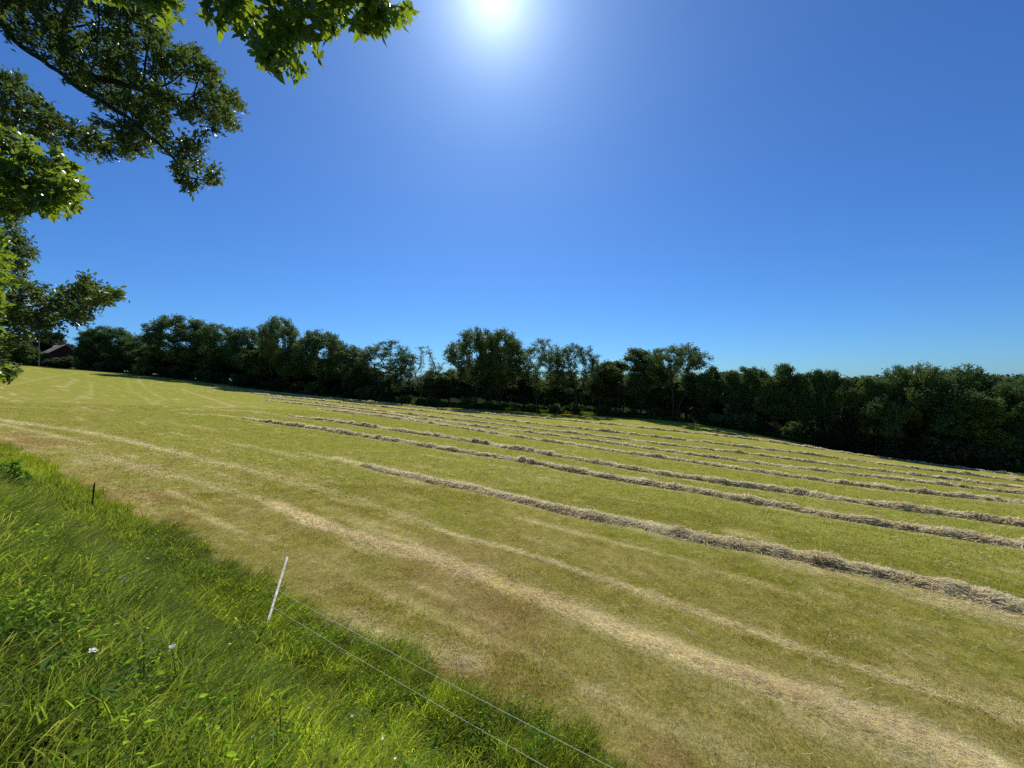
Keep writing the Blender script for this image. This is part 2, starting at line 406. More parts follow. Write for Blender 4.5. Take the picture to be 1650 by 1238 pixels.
trng = random.Random(3)
class _R:  # small adaptor
    def __init__(s, seed): s.g = np.random.default_rng(seed)
    def uniform(s, a=0, b=1): return s.g.uniform(a, b)
R_ = _R(5)
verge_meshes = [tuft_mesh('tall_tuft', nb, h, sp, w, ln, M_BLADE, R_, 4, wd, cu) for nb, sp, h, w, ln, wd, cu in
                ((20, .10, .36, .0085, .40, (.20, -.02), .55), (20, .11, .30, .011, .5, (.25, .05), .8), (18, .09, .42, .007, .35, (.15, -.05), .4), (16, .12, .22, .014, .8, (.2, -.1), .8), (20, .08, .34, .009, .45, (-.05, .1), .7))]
def herb_mesh(seed, n, h, L, wide):
    g = np.random.default_rng(seed); a = g.uniform(0, 6.28, n); rr = g.uniform(.01, .10, n)
    ctr = np.column_stack([np.cos(a) * rr, np.sin(a) * rr, g.uniform(.25, 1, n) * h]); tip = np.column_stack([np.cos(a), np.sin(a), g.uniform(-.1, .8, n)])
    V0 = np.array([(0, 0, 0), (wide * .6, .25, .05), (wide, .55, .02), (wide * .5, .85, -.04), (0, 1, -.1), (-wide * .5, .85, -.04), (-wide, .55, .02), (-wide * .6, .25, .05), (0, .5, -.06)])
    F0 = np.array([(8, i, (i + 1) % 8) for i in range(8)])
    nz = g.normal(0, 1, (n, 3)) * .5; nz[:, 2] += 1; t = tip - (tip * nz).sum(1, keepdims=True) * nz / (nz * nz).sum(1, keepdims=True)
    t /= np.linalg.norm(t, axis=1, keepdims=True); nz /= np.linalg.norm(nz, axis=1, keepdims=True); R = np.stack([np.cross(t, nz), t, nz], 2)
    V = np.einsum('nij,mj->nmi', R, V0) * (L * g.uniform(.5, 1.2, n))[:, None, None] + ctr[:, None]; F = F0[None] + (np.arange(n) * 9)[:, None, None]
    return np_mesh('herb', V.reshape(-1, 3), F.reshape(-1, 3), [M_BLADE], attrs={'tint': np.repeat(g.uniform(.4, .95, n), 9)})
herbs = [herb_mesh(1, 18, .24, .045, .22), herb_mesh(2, 14, .20, .07, .16), herb_mesh(3, 24, .26, .03, .35)]
def stalk_mesh(seed):
    g = np.random.default_rng(seed); V = []; Fs = []; T = []
    for k in range(4):
        b = g.normal(0, .10, 2); d = np.array([.3 + g.normal(0, .3), g.normal(0, .3), 1.0]); h = g.uniform(.34, .52); p = np.array([b[0], b[1], 0.0])
        for j in range(9):
            f = j / 8; q_ = p + d * h * f + np.array([.12 * f * f, 0, -.04 * f * f]); ww = .0007 if f < .76 else (.0026 * math.sin((f - .74) / .27 * math.pi) + .0006)
            V += [q_ - np.array([ww, 0, 0]), q_ + np.array([ww, ww * .6, 0])]; T += [.75 + .25 * f] * 2
            if j: c = len(V); Fs.append((c - 4, c - 3, c - 1, c - 2))
    return np_mesh('stalk', np.array(V), np.array(Fs), [M_BLADE], attrs={'tint': np.array(T)})
stalks = [stalk_mesh(1), stalk_mesh(2)]
verge_far = [tuft_mesh('tall_tuft_wide', 22, .44, .22, .018, .3, M_BLADE, R_, 3, (.2, -.1), .5), tuft_mesh('tall_tuft_wide', 22, .36, .25, .022, .4, M_BLADE, R_, 3, (.3, -.05), .6)]
stub_meshes = [tuft_mesh('stubble_tuft', 16, h, .085, w, ln, M_STUB, R_, 2, (.1, -.1), .3) for h, w, ln in ((.05, .004, .6), (.065, .0035, .9), (.04, .005, 1.2), (.075, .004, .7))]
stub_far = [tuft_mesh('stubble_tuft_wide', 14, .065, .20, .011, .9, M_STUB, R_, 2, (.1, -.1), .3), tuft_mesh('stubble_tuft_wide', 14, .05, .2, .014, 1.2, M_STUB, R_, 2, (.1, -.1), .3)]

def inview(x, y, m=.12): return (y > .3) & (np.abs(x / np.maximum(y, .1)) < 1.289 + m + .6 / np.maximum(y, .5))
def verge_pts(n0, t0, t1, nn_min=-1.2):
    t = RNG.uniform(t0, t1, n0); n = RNG.uniform(nn_min, 4.9, n0)
    x = n * ND[0] + t * TD[0]; y = n * ND[1] + t * TD[1]
    keep = (RNG.uniform(0, 1, n0) > .45 * sstep(.8, 1.6, n) * sstep(4.0, 3.2, n)) & (n < verge_edge(t) + np.abs(RNG.normal(0, .12, n0)) * (RNG.uniform(0, 1, n0) < .4)) & (np.hypot(x, y) > .9) & inview(x, y, .3)
    return x[keep], y[keep], n[keep], t[keep]
def verge_col(x, y, n):
    a = .5 * fbm(x * .8, y * .8, 101, 3) + .5 * vn(x * 4, y * 4, 102); b = RNG.uniform(0, 1, len(x)); c2 = fbm(x * .3, y * .3, 111, 3)
    c = lerp(np.broadcast_to(C(.18, .235, .030), x.shape + (3,)), C(.40, .47, .06), np.clip((a - .3) * 2.4 + (b - .5) * 1.2, 0, 1)); c = c * (.40 + 1.1 * vn(x * 3.1 + 7, y * 3.1, 103))[..., None]
    c = lerp(c, C(.30, .30, .11), ((b > .93) * .6))
    c = lerp(c, C(.13, .18, .045), sstep(.42, .62, c2 + .12 * sstep(-1.5, -5, x)) * .75)
    c = lerp(c, C(.16, .19, .03), sstep(3.3, 4.4, n) * .55)
    return c
x, y, n, t = verge_pts(21000, -7, 13)
hs = .30 + .75 * fbm(x * .6, y * .6, 121, 3) + .75 * (vn(x * 3.2, y * 3.2, 122) - .3) + RNG.normal(0, .12, len(x)); hs = np.clip(hs * (1 - .18 * sstep(.8, 1.6, n)) * (1 - .32 * sstep(3.5, 4.5, n)), .25, 1.5)
wd_ = (hs * .5 + .5) * (.8 + .16 * np.hypot(x, y))
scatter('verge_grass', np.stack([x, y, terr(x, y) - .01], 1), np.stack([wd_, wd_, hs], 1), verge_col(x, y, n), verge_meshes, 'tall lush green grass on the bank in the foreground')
x, y, n, t = verge_pts(5200, -7, 14)
k = (vn(x * .9, y * .9, 171) > .5) | (RNG.uniform(0, 1, len(x)) < .3); x, y, n = x[k], y[k], n[k]
hs = RNG.uniform(.7, 1.25, len(x)); cc = lerp(np.broadcast_to(C(.09, .17, .025), (len(x), 3)), C(.16, .26, .03), RNG.uniform(0, 1, len(x)))
scatter('verge_herbs', np.stack([x, y, terr(x, y)], 1), np.stack([hs, hs, hs], 1), cc, herbs, 'low broad-leaved herbs mixed through the verge grass', 'herbs')
x, y, n, t = verge_pts(900, -7, 22); hs = RNG.uniform(.7, 1.1, len(x)); cc = lerp(np.broadcast_to(C(.13, .17, .05), (len(x), 3)), C(.24, .22, .11), RNG.uniform(0, 1, len(x)))
scatter('seeding_grass', np.stack([x, y, terr(x, y)], 1), np.stack([hs, hs, hs], 1), cc, stalks, 'thin pale grass stalks with seed heads above the verge', 'grass')
x, y, n, t = verge_pts(16000, 12, 75)
hs = np.clip(.6 + .8 * fbm(x * .5, y * .5, 121, 3) + RNG.normal(0, .12, len(x)), .4, 1.6) * (1 - .3 * sstep(3.5, 4.5, n))
scatter('verge_grass', np.stack([x, y, terr(x, y) - .01], 1), np.stack([hs, hs, hs], 1), verge_col(x, y, n), verge_far, 'tall green grass farther along the verge at the left of the field')

def stub_pts(n0, r0, r1, p):
    r = r0 + (r1 - r0) * RNG.uniform(0, 1, n0) ** p
    az = RNG.uniform(-.98, .98, n0); x = r * np.sin(az); y = r * np.cos(az)
    n = x * ND[0] + y * ND[1]; t = x * TD[0] + y * TD[1]
    k = (n > verge_edge(t) - .1) & (edge_dist(x, y) < 0); return x[k], y[k], n[k]
def stub_col(x, y):
    c, _ = field_col(x, y); b = RNG.uniform(0, 1, len(x))[:, None]
    c = c * (.65 + .95 * b)
    k = RNG.uniform(0, 1, len(x)); c = lerp(c, C(.17, .27, .018), (k > .72) * .5); c = lerp(c, C(.7, .58, .28), (k < .13) * .5)
    return c
x, y, n = stub_pts(110000, 4, 17, .8)
s = RNG.uniform(.7, 1.3, len(x)) * (1 + .5 * sstep(.5, .7, fbm(x * .7, y * .7, 131, 3)))
scatter('field_stubble', np.stack([x, y, terr(x, y)], 1), np.stack([s, s, s], 1), stub_col(x, y), stub_meshes, 'short cut grass stubble covering the near part of the field', rotx=.1)
x, y, n = stub_pts(110000, 15, 60, .9)
s = RNG.uniform(.8, 1.5, len(x)); 
scatter('field_stubble', np.stack([x, y, terr(x, y)], 1), np.stack([s, s, s], 1), stub_col(x, y), stub_far, 'short cut grass stubble between the hay rows farther out', rotx=.1)

# ------------------------------------------------------------------ straw strands
def strands(P, D, L, W, T, up, seed=0):
    """bent flat strands; P base, D dir, L length, W width"""
    n = len(P); g = np.random.default_rng(seed)
    D = D / np.linalg.norm(D, axis=1, keepdims=True)
    nrm = g.normal(0, .55, (n, 3)); nrm[:, 2] += 1.0; side = np.cross(D, nrm); side /= np.linalg.norm(side, axis=1, keepdims=True) + 1e-9
    bend = g.normal(0, .22, (n, 3)); bend[:, 2] = up * np.abs(g.normal(0, .13, n)) 
    a = P - D * (L * .5)[:, None]; b = P + bend * L[:, None]; c = P + D * (L * .5)[:, None]; c[:, 2] += g.uniform(-.02, .05, n)
    hw = (W * .5)[:, None] * side
    V = np.stack([a - hw * .6, a + hw * .6, b - hw, b + hw, c - hw * .5, c + hw * .5], 1).reshape(-1, 3)
    o = np.arange(n)[:, None] * 6
    Fq = np.concatenate([o + np.array([[0, 1, 3, 2]]), o + np.array([[2, 3, 5, 4]])], 0)
    return V, Fq, np.repeat(T, 6)

def resample(P, step_f):
    seg = np.linalg.norm(np.diff(P[:, :2], axis=0), axis=1); S = np.concatenate([[0], np.cumsum(seg)])
    # smooth curve through points
    s = 0; out = []
    while s < S[-1]:
        out.append(s); x = np.interp(s, S, P[:, 0]); y = np.interp(s, S, P[:, 1]); s += step_f(math.hypot(x, y))
    s = np.array(out)
    k = np.linspace(0, S[-1], 400); xs = np.interp(k, S, P[:, 0]); ys = np.interp(k, S, P[:, 1])
    ker = np.ones(25) / 25
    xs2 = np.convolve(np.pad(xs, 12, mode='reflect', reflect_type='odd'), ker, 'valid'); ys2 = np.convolve(np.pad(ys, 12, mode='reflect', reflect_type='odd'), ker, 'valid')
    return s, np.interp(s, k, xs2), np.interp(s, k, ys2)

row_words = ['nearest thick ragged windrow of dry hay, running off the right edge',
 'second windrow of lumpy hay from the camera',
 'third windrow of hay from the camera, running close behind the second',
 'fourth windrow of hay from the camera, narrow with dark lumps',
 'fifth windrow of hay from the camera, in the middle of the field',
 'sixth windrow of hay from the camera, thin and pale',
 'seventh windrow of hay from the camera, next to last before the wood',
 'farthest windrow of hay, lying right along the shaded edge of the wood']
def windrow(i, P, w0, h0, ns, strand_len):
    g = np.random.default_rng(100 + i)
    s, x, y = resample(P, lambda d: min(max(.05, d * .006), .3))
    n = len(s)
    tx = np.gradient(x); ty = np.gradient(y); l = np.hypot(tx, ty); tx /= l; ty /= l
    x = x + -ty * .25 * (vn(s * .6, s * 0, 7 + i) - .5); y = y + tx * .25 * (vn(s * .6, s * 0, 7 + i) - .5)
    endf = sstep(0, 24 if i == 0 else 6, s) * .95 + .05
    lump = .35 + .45 * vn(s * 2.6, s * 0 + 4, 11 + i) + 1.0 * vn(s * 3.1, s * 0 + 4, 12 + i) ** 3 + .35 * sstep(.6, .9, vn(s * 1.1, s * 0 + 4, 14 + i)) + .25 * vn(s * .45, s * 0, 15 + i) + .4 * (vn(s * 4, s * 0, 3 + i) - .4)
    gap = sstep(.18, .34, vn(s * .9, s * 0 + 8, 23 + i)) * .4 + .6
    hh = h0 * lump * endf * gap; ww = w0 * (.6 + .5 * vn(s * .8, s * 0 + 2, 19 + i) + .25 * vn(s * 3, s * 0 + 2, 29 + i)) * (.6 + .4 * endf)
    K = 15; c = np.linspace(-1, 1, K)
    X = x[:, None] - ty[:, None] * ww[:, None] * c * .5; Y = y[:, None] + tx[:, None] * ww[:, None] * c * .5
    prof = np.maximum(0, 1 - np.abs(c) ** 2.2)
    skew = vn(s[:, None] * 1.3 + 0 * c, c * 1.7 + 0 * s[:, None] + 9, 33 + i)
    Z = terr(X, Y) + hh[:, None] * prof * (.45 + 1.1 * skew) + prof * .09 * (fbm(X * 7, Y * 7, 43 + i, 3) - .5) - .03
    Z[:, 0] -= .03; Z[:, -1] -= .03
    V = np.stack([X, Y, Z], -1).reshape(-1, 3)
    II = np.arange(n - 1)[:, None] * K; JJ = np.arange(K - 1)[None]
    q = np.stack([II + JJ, II + JJ + 1, II + K + JJ + 1, II + K + JJ], -1).reshape(-1, 4)
    T = np.clip(.66 + .5 * fbm(X * 3, Y * 3, 53 + i, 3) + .1 * (prof[None] - .5), 0, 1).ravel()
    # strands, denser near the camera
    dist = np.hypot(x, y); wgt = np.gradient(s) / dist ** 1.2 * (.4 + gap) ; cdf = np.cumsum(wgt); cdf /= cdf[-1]
    u = np.interp(g.uniform(0, 1, ns), cdf, np.arange(n)); k = np.clip(u.astype(int), 0, n - 1)
    cc = np.clip(g.normal(0, .48, ns), -1.6, 1.6)
    px = np.interp(u, np.arange(n), x) - ty[k] * ww[k] * cc * .5; py = np.interp(u, np.arange(n), y) + tx[k] * ww[k] * cc * .5
    pr = np.maximum(0, 1 - np.abs(cc) ** 2.2)
    sk = vn(s[k] * 1.3, cc * 1.7 + 9, 33 + i)
    pz = terr(px, py) + hh[k] * pr * (.5 + 1.1 * sk) + g.uniform(-.01, .05, ns) * (.4 + pr)
    swirl = (vn(px * 1.8, py * 1.8, 63 + i) - .5) * 3.5 + g.normal(0, .45, ns)
    ca, sa = np.cos(swirl), np.sin(swirl)
    dx = tx[k] * ca - ty[k] * sa; dy = ty[k] * ca + tx[k] * sa
    D = np.stack([dx, dy, g.normal(0, .12, ns) * (.3 + pr)], 1)
    d = np.hypot(px, py)
    L = strand_len * g.uniform(.5, 1.5, ns) * (1 + d * .006); W = np.maximum(.0045, d * .0011) * g.uniform(.6, 1.5, ns)
    Ts = np.clip(.84 + .5 * (vn(px * 1.7, py * 1.7, 73 + i) - .5) + g.normal(0, .2, ns), 0, 1)
    V2, F2, T2 = strands(np.stack([px, py, pz], 1), D, L, W, Ts, 1, 300 + i)
    o = np_obj('hay_windrow', np.concatenate([V, V2]), np.concatenate([q, F2 + len(V)]), M_STRAW, attrs={'tint': np.concatenate([T * .9, T2])})
    tag(o, row_words[i], 'hay windrow', 'windrows of raked hay across the field')
    return o
for i, P in enumerate(rows_w):
    windrow(i, P, (.70, .66, .66, .62, .60, .58, .58, .60)[i], (.115, .11, .11, .10, .10, .10, .12, .12)[i], (60000, 30000, 26000, 18000, 16000, 15000, 14000, 14000)[i], .26)

# loose straw on the raked strips and scattered over the field
PP = []; DD = []
for P, w, k in strips_w:
    L = np.linalg.norm(np.diff(P[:, :2], axis=0), axis=1).sum()
    s, x, y = resample(P, lambda d: .1)
    if len(s) < 3: continue
    dist = np.hypot(x, y); ns = int((.2 if dist.mean() > 35 else 1.0) * min(60000, 15000 * k * w * 2.2 * (np.gradient(s) / np.maximum(dist, 4) ** 1.3).sum()))
    cdf = np.cumsum(np.gradient(s) / dist ** 1.3 * (.3 + vn(s * .8, s * 0, 5))); cdf /= cdf[-1]
    u = np.interp(RNG.uniform(0, 1, ns), cdf, np.arange(len(s))); kk = u.astype(int)
    tx = np.gradient(x); ty = np.gradient(y); l = np.hypot(tx, ty); tx /= l; ty /= l
    c = RNG.normal(0, w * .75, ns) * (.6 + .8 * vn(s[kk] * 1.5, s[kk] * 0, 6))
    px = np.interp(u, np.arange(len(s)), x) - ty[kk] * c; py = np.interp(u, np.arange(len(s)), y) + tx[kk] * c
    a = RNG.normal(0, .5, ns); PP.append(np.stack([px, py], 1)); DD.append(np.stack([tx[kk] * np.cos(a) - ty[kk] * np.sin(a), ty[kk] * np.cos(a) + tx[kk] * np.sin(a)], 1))
x, y, n = stub_pts(10000, 4, 26, .9); a = RNG.uniform(0, 6.28, len(x)); PP.append(np.stack([x, y], 1)); DD.append(np.stack([np.cos(a), np.sin(a)], 1))
PP = np.concatenate(PP); DD = np.concatenate(DD); ns = len(PP); d = np.hypot(*PP.T)
vk = PP @ ND > verge_edge(PP @ TD) - .1
PP = PP[vk]; DD = DD[vk]; d = d[vk]; ns = len(PP)
pz = terr(PP[:, 0], PP[:, 1]) + RNG.uniform(.015, .075, ns)
V, Fq, T = strands(np.column_stack([PP, pz]), np.column_stack([DD, RNG.normal(0, .12, ns)]), RNG.uniform(.06, .22, ns), np.maximum(.0035, d * .0008) * RNG.uniform(.6, 1.4, ns), np.clip(RNG.normal(.68, .2, ns), 0, 1), .3, 9)
o = np_obj('loose_straw', V, Fq, M_STRAW, attrs={'tint': T}); tag(o, 'thin pale lines of loose dry straw left lying on the mown field', 'straw', kind='stuff')
print('straw', ns)

# ------------------------------------------------------------------ trees: space colonisation
def colonise(start, parent, attr, step, infl, kill, maxit=140, rng=None, cap=5000, grav=0.0):
    pos = [np.array(p, float) for p in start]; par = list(parent)
    A = np.array(attr, float); P0 = np.array(pos)
    d = np.linalg.norm(A[:, None] - P0[None], axis=2); near = d.argmin(1); nd = d.min(1)
    alive = nd > kill; A = A[alive]; near = near[alive]; nd = nd[alive]
    for it in range(maxit):
        if len(A) == 0 or len(pos) > cap: break
        m = nd < infl
        if not m.any(): m = nd <= nd.min() * 1.02
        P = np.array(pos)
        v = A[m] - P[near[m]]; v /= np.linalg.norm(v, axis=1, keepdims=True) + 1e-9
        ids, inv = np.unique(near[m], return_inverse=True)
        D = np.zeros((len(ids), 3)); np.add.at(D, inv, v)
        D += rng.normal(0, .25, D.shape); D[:, 2] -= grav
        D /= np.linalg.norm(D, axis=1, keepdims=True) + 1e-9
        new = P[ids] + D * step
        base = len(pos)
        for k, i_ in enumerate(ids): pos.append(new[k]); par.append(int(i_))
        dn = np.linalg.norm(A[:, None] - new[None], axis=2); mn = dn.min(1); am = dn.argmin(1)
        up = mn < nd; nd = np.where(up, mn, nd); near = np.where(up, base + am, near)
        keep = nd > kill; A = A[keep]; near = near[keep]; nd = nd[keep]
    return np.array(pos), np.array(par)

def radii(par, tip, ex=2.3, rmax=None):
    n = len(par); r = np.zeros(n); kids = [[] for _ in range(n)]
    for i in range(n):
        if par[i] >= 0: kids[par[i]].append(i)
    for i in range(n - 1, -1, -1):
        r[i] = tip if not kids[i] else sum(r[k] ** ex for k in kids[i]) ** (1 / ex)
    return r, kids

def limb_mesh(pos, par, r, kids, sides=6, rmin=0.0):
    V = []; Fs = []; nv = 0; ringat = {}
    ca = np.cos(np.arange(sides) * 2 * math.pi / sides); sa = np.sin(np.arange(sides) * 2 * math.pi / sides)
    def ring(p, d, rr):
        nonlocal nv
        ref = np.array([1, .37, .11]) if abs(d[0]) < .85 else np.array([.1, 1, .3])
        u = np.cross(d, ref); u /= np.linalg.norm(u); v = np.cross(d, u)
        V.append(p + rr * (ca[:, None] * u + sa[:, None] * v)); nv += sides; return nv - sides
    for i in range(1, len(pos)):
        p = par[i]
        if p < 0 or r[i] < rmin: continue
        d = pos[i] - pos[p]; L = np.linalg.norm(d)
        if L < 1e-6: continue
        d /= L
        main = kids[p] and max(kids[p], key=lambda k: r[k]) == i
        if main and p in ringat: a = ringat[p]
        else: a = ring(pos[p], d, min(r[p], r[i] * 1.25))
        b = ring(pos[i], d, r[i]); ringat[i] = b
        k = np.arange(sides); k2 = (k + 1) % sides
        Fs.append(np.stack([a + k, a + k2, b + k2, b + k], 1))
    return np.concatenate(V), np.concatenate(Fs)

# leaf templates (flat in xy, tip +y), as triangle fans
def fan(pts, fold=.0):
    pts = np.array(pts, float); z = np.abs(pts[:, 0]) * fold
    V = np.column_stack([pts, z]); V = np.concatenate([[[0, pts[:, 1].mean(), 0]], V]); n = len(pts)
    return V, np.array([(0, i + 1, (i + 1) % n + 1) for i in range(n)])
T_CLUMP = fan([(-.1, -.45), (.35, -.5), (.3, -.1), (.55, .1), (.2, .2), (.15, .55), (-.15, .25), (-.5, .3), (-.3, 0), (-.5, -.3)], .35)
T_OAK = fan([(0, 0), (.16, .12), (.10, .2), (.26, .35), (.15, .42), (.3, .62), (.14, .68), (.12, .95), (0, 1.02), (-.12, .95), (-.14, .68), (-.3, .62), (-.15, .42), (-.26, .35), (-.10, .2), (-.16, .12)], .3)
T_MAPLE = fan([(0, 0), (.10, .04), (.36, -.08), (.34, .06), (.50, .16), (.36, .24), (.30, .32), (.52, .44), (.66, .62), (.46, .60), (.36, .74), (.20, .54), (.20, .78), (.13, .84), (0, 1.08),
               (-.13, .84), (-.20, .78), (-.20, .54), (-.36, .74), (-.46, .60), (-.66, .62), (-.52, .44), (-.30, .32), (-.36, .24), (-.50, .16), (-.34, .06), (-.36, -.08), (-.10, .04)], .12)
def rand_rot(n, g, flat=0.0, tipdown=0.0, tipdir=None):
    """orthonormal frames; z axis = leaf normal, biased upward by flat"""
    nz = g.normal(0, 1, (n, 3)); nz[:, 2] = np.abs(nz[:, 2]) + flat; nz /= np.linalg.norm(nz, axis=1, keepdims=True)
    t = g.normal(0, 1, (n, 3)) if tipdir is None else tipdir + g.normal(0, .6, (n, 3)); t[:, 2] -= tipdown
    t -= (t * nz).sum(1, keepdims=True) * nz; t /= np.linalg.norm(t, axis=1, keepdims=True) + 1e-9
    xx = np.cross(t, nz); return np.stack([xx, t, nz], 2)          # columns
def leaves(T, C_, R, S, tint):
    V0, F0 = T; n = len(C_); m = len(V0)
    V = np.einsum('nij,mj->nmi', R, V0) * S[:, None, None] + C_[:, None]
    Fc = F0[None] + (np.arange(n) * m)[:, None, None]
    return V.reshape(-1, 3), Fc.reshape(-1, 3), np.repeat(tint, m)

def crown_pts(g, n, blobs, zmin=0.0):
    """points in a union of ellipsoids (cx,cy,cz,rx,ry,rz), shell-biased"""
    w = np.array([b[3] * b[4] * b[5] for b in blobs]); w = w / w.sum()
    k = g.choice(len(blobs), n, p=w); B = np.array(blobs)[k]
    d = g.normal(0, 1, (n, 3)); d /= np.linalg.norm(d, axis=1, keepdims=True)
    r = g.uniform(.25, 1, n) ** .45
    p = B[:, :3] + d * r[:, None] * B[:, 3:]
    return p[p[:, 2] > zmin]

def rand_blobs(g, n, H, R, z0, rz=None, flat=1.0):
    """lumpy crown: n sub-crowns on a big ellipsoid between z0 and H"""
    zc = (H + z0) / 2; hz = (H - z0) / 2; out = []
    for i in range(n):
        a = g.uniform(0, 2 * math.pi); e = g.uniform(-.75, 1.0); rr = math.sqrt(max(0, 1 - e * e)) * .62 * R
        br = R * g.uniform(.28, .48)
        out.append((rr * math.cos(a), rr * math.sin(a), zc + e * hz * .72, br, br, br * .8 * flat))
    out.append((0, 0, zc, R * .5, R * .5, hz * .7))
    return out

def dome(seed, H, R, z0, nb=10):
    g = np.random.default_rng(seed); zc = z0 + (H - z0) * .55; out = [(0, 0, zc, R * .86, R * .86, (H - z0) * .44)]
    for i in range(nb):
        a = g.uniform(0, 6.28); e = g.uniform(-.5, .9); c = math.sqrt(1 - e * e); out.append((R * .66 * c * math.cos(a), R * .66 * c * math.sin(a), zc + e * (H - z0) * .33, R * .32, R * .32, R * .26))
    return out
def make_tree_mesh(seed, H, R, z0, nattr=420, leafn=9000, leafs=.36, lean=.0, trunks=1, blobs=None, step=.55, tip=.02, spread=.42, mat=None, bark=None, sideshift=0, tintmul=1.0, rtop=.35):
    g = np.random.default_rng(seed)
    if blobs is None: blobs = rand_blobs(g, 11, H, R, z0)
    A = crown_pts(g, nattr, blobs, z0 * .6)
    st = []; pr = []
    for k in range(trunks):
        a = g.uniform(0, 6.28); off = 0 if trunks == 1 else .5; base = np.array([math.cos(a) * off, math.sin(a) * off, -.4])
        ht = z0 + (H - z0) * rtop; m = max(4, int(ht / step)); tip_xy = np.array([math.cos(a), math.sin(a)]) * (lean + (R * .35 if trunks > 1 else 0))
        for j in range(m):
            f = j / (m - 1); w = g.normal(0, .06, 2) * (j > 0)
            st.append(base + np.array([tip_xy[0] * f ** 1.5 + w[0], tip_xy[1] * f ** 1.5 + w[1], (ht + .4) * f])); pr.append(len(st) - 2 if j else -1)
    pos, par = colonise(st, pr, A, step, 4.0, step * 1.4, 90, g, 2600)
    r, kids = radii(par, tip)
    r[:len(st)] *= 1.12
    V, Fq = limb_mesh(pos, par, r, kids, 6)
    lm = np_mesh('trunk', V, Fq, [bark or M_BARK], smooth=True)
    tips = np.where(r < tip * 2.6)[0]
    c = g.choice(tips, leafn); ctr = pos[c] + g.normal(0, spread, (leafn, 3)) * np.array([1, 1, .7])
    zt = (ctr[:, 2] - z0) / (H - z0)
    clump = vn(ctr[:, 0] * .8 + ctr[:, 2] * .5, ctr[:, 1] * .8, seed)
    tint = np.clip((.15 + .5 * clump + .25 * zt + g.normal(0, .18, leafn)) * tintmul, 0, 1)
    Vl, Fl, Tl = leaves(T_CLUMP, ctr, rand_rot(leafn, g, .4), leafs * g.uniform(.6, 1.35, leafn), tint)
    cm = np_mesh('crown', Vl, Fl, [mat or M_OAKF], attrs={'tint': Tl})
    zs = np.concatenate([pos[:, 2], ctr[:, 2]])
    return dict(trunk=lm, crown=cm, H=float(np.percentile(zs, 99.8)), R=float(np.percentile(np.hypot(ctr[:, 0], ctr[:, 1]), 97)))

TREES = {}
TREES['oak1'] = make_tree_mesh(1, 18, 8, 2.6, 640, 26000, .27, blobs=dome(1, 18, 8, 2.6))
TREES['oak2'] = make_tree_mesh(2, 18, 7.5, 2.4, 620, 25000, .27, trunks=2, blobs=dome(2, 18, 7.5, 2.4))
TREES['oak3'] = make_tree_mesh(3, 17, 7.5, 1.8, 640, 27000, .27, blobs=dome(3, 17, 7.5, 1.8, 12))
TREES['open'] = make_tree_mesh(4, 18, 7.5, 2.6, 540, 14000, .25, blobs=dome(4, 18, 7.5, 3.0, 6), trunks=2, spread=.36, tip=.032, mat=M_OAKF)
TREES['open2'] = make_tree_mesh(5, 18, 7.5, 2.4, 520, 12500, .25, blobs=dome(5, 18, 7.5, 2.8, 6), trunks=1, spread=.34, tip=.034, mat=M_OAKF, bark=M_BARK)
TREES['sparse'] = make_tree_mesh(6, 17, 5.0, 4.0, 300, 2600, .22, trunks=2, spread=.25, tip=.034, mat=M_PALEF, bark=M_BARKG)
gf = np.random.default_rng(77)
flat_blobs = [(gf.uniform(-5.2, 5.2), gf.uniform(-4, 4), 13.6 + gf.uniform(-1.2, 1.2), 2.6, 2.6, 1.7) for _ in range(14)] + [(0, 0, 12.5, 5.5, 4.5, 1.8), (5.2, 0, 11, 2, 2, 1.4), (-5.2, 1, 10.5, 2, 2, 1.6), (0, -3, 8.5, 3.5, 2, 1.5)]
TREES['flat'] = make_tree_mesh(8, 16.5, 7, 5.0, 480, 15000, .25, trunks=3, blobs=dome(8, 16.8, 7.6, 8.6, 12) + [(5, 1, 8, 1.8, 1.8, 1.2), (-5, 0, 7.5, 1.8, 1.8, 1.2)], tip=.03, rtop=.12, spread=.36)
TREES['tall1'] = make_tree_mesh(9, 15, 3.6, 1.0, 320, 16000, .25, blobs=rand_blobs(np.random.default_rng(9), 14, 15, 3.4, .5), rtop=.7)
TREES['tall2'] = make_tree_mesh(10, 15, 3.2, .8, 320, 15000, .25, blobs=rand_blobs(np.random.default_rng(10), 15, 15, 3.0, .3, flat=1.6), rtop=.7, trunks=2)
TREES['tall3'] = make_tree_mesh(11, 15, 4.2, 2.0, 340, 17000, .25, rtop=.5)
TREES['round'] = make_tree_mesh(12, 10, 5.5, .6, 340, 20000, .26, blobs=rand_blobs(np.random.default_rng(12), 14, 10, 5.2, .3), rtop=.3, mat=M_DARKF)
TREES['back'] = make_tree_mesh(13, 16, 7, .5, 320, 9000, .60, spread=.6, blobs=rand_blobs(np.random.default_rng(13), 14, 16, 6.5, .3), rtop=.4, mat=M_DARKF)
def shrub(seed, H, R, n, s, mat):
    return make_tree_mesh(seed, H, R, .1, 140, n, s, blobs=rand_blobs(np.random.default_rng(seed), 8, H, R, .0), rtop=.2, step=.35, tip=.012, spread=.28, mat=mat, trunks=3)
TREES['shrub1'] = shrub(21, 4.0, 3.0, 4200, .30, M_OAKF)
TREES['shrub2'] = shrub(22, 3.2, 2.8, 3600, .28, M_DARKF)
TREES['shrub3'] = shrub(23, 2.6, 2.2, 3000, .24, M_OAKF)
TREES['sapling'] = shrub(24, 2.6, 2.2, 2600, .30, M_WEED)
TREES['back_sunlit'] = make_tree_mesh(14, 16, 7, .5, 340, 15000, .42, spread=.6, blobs=rand_blobs(np.random.default_rng(14), 14, 16, 6.5, .3), rtop=.4, mat=M_PALEF)  # paler leaf colour paints in sunlight on the trees behind the front row
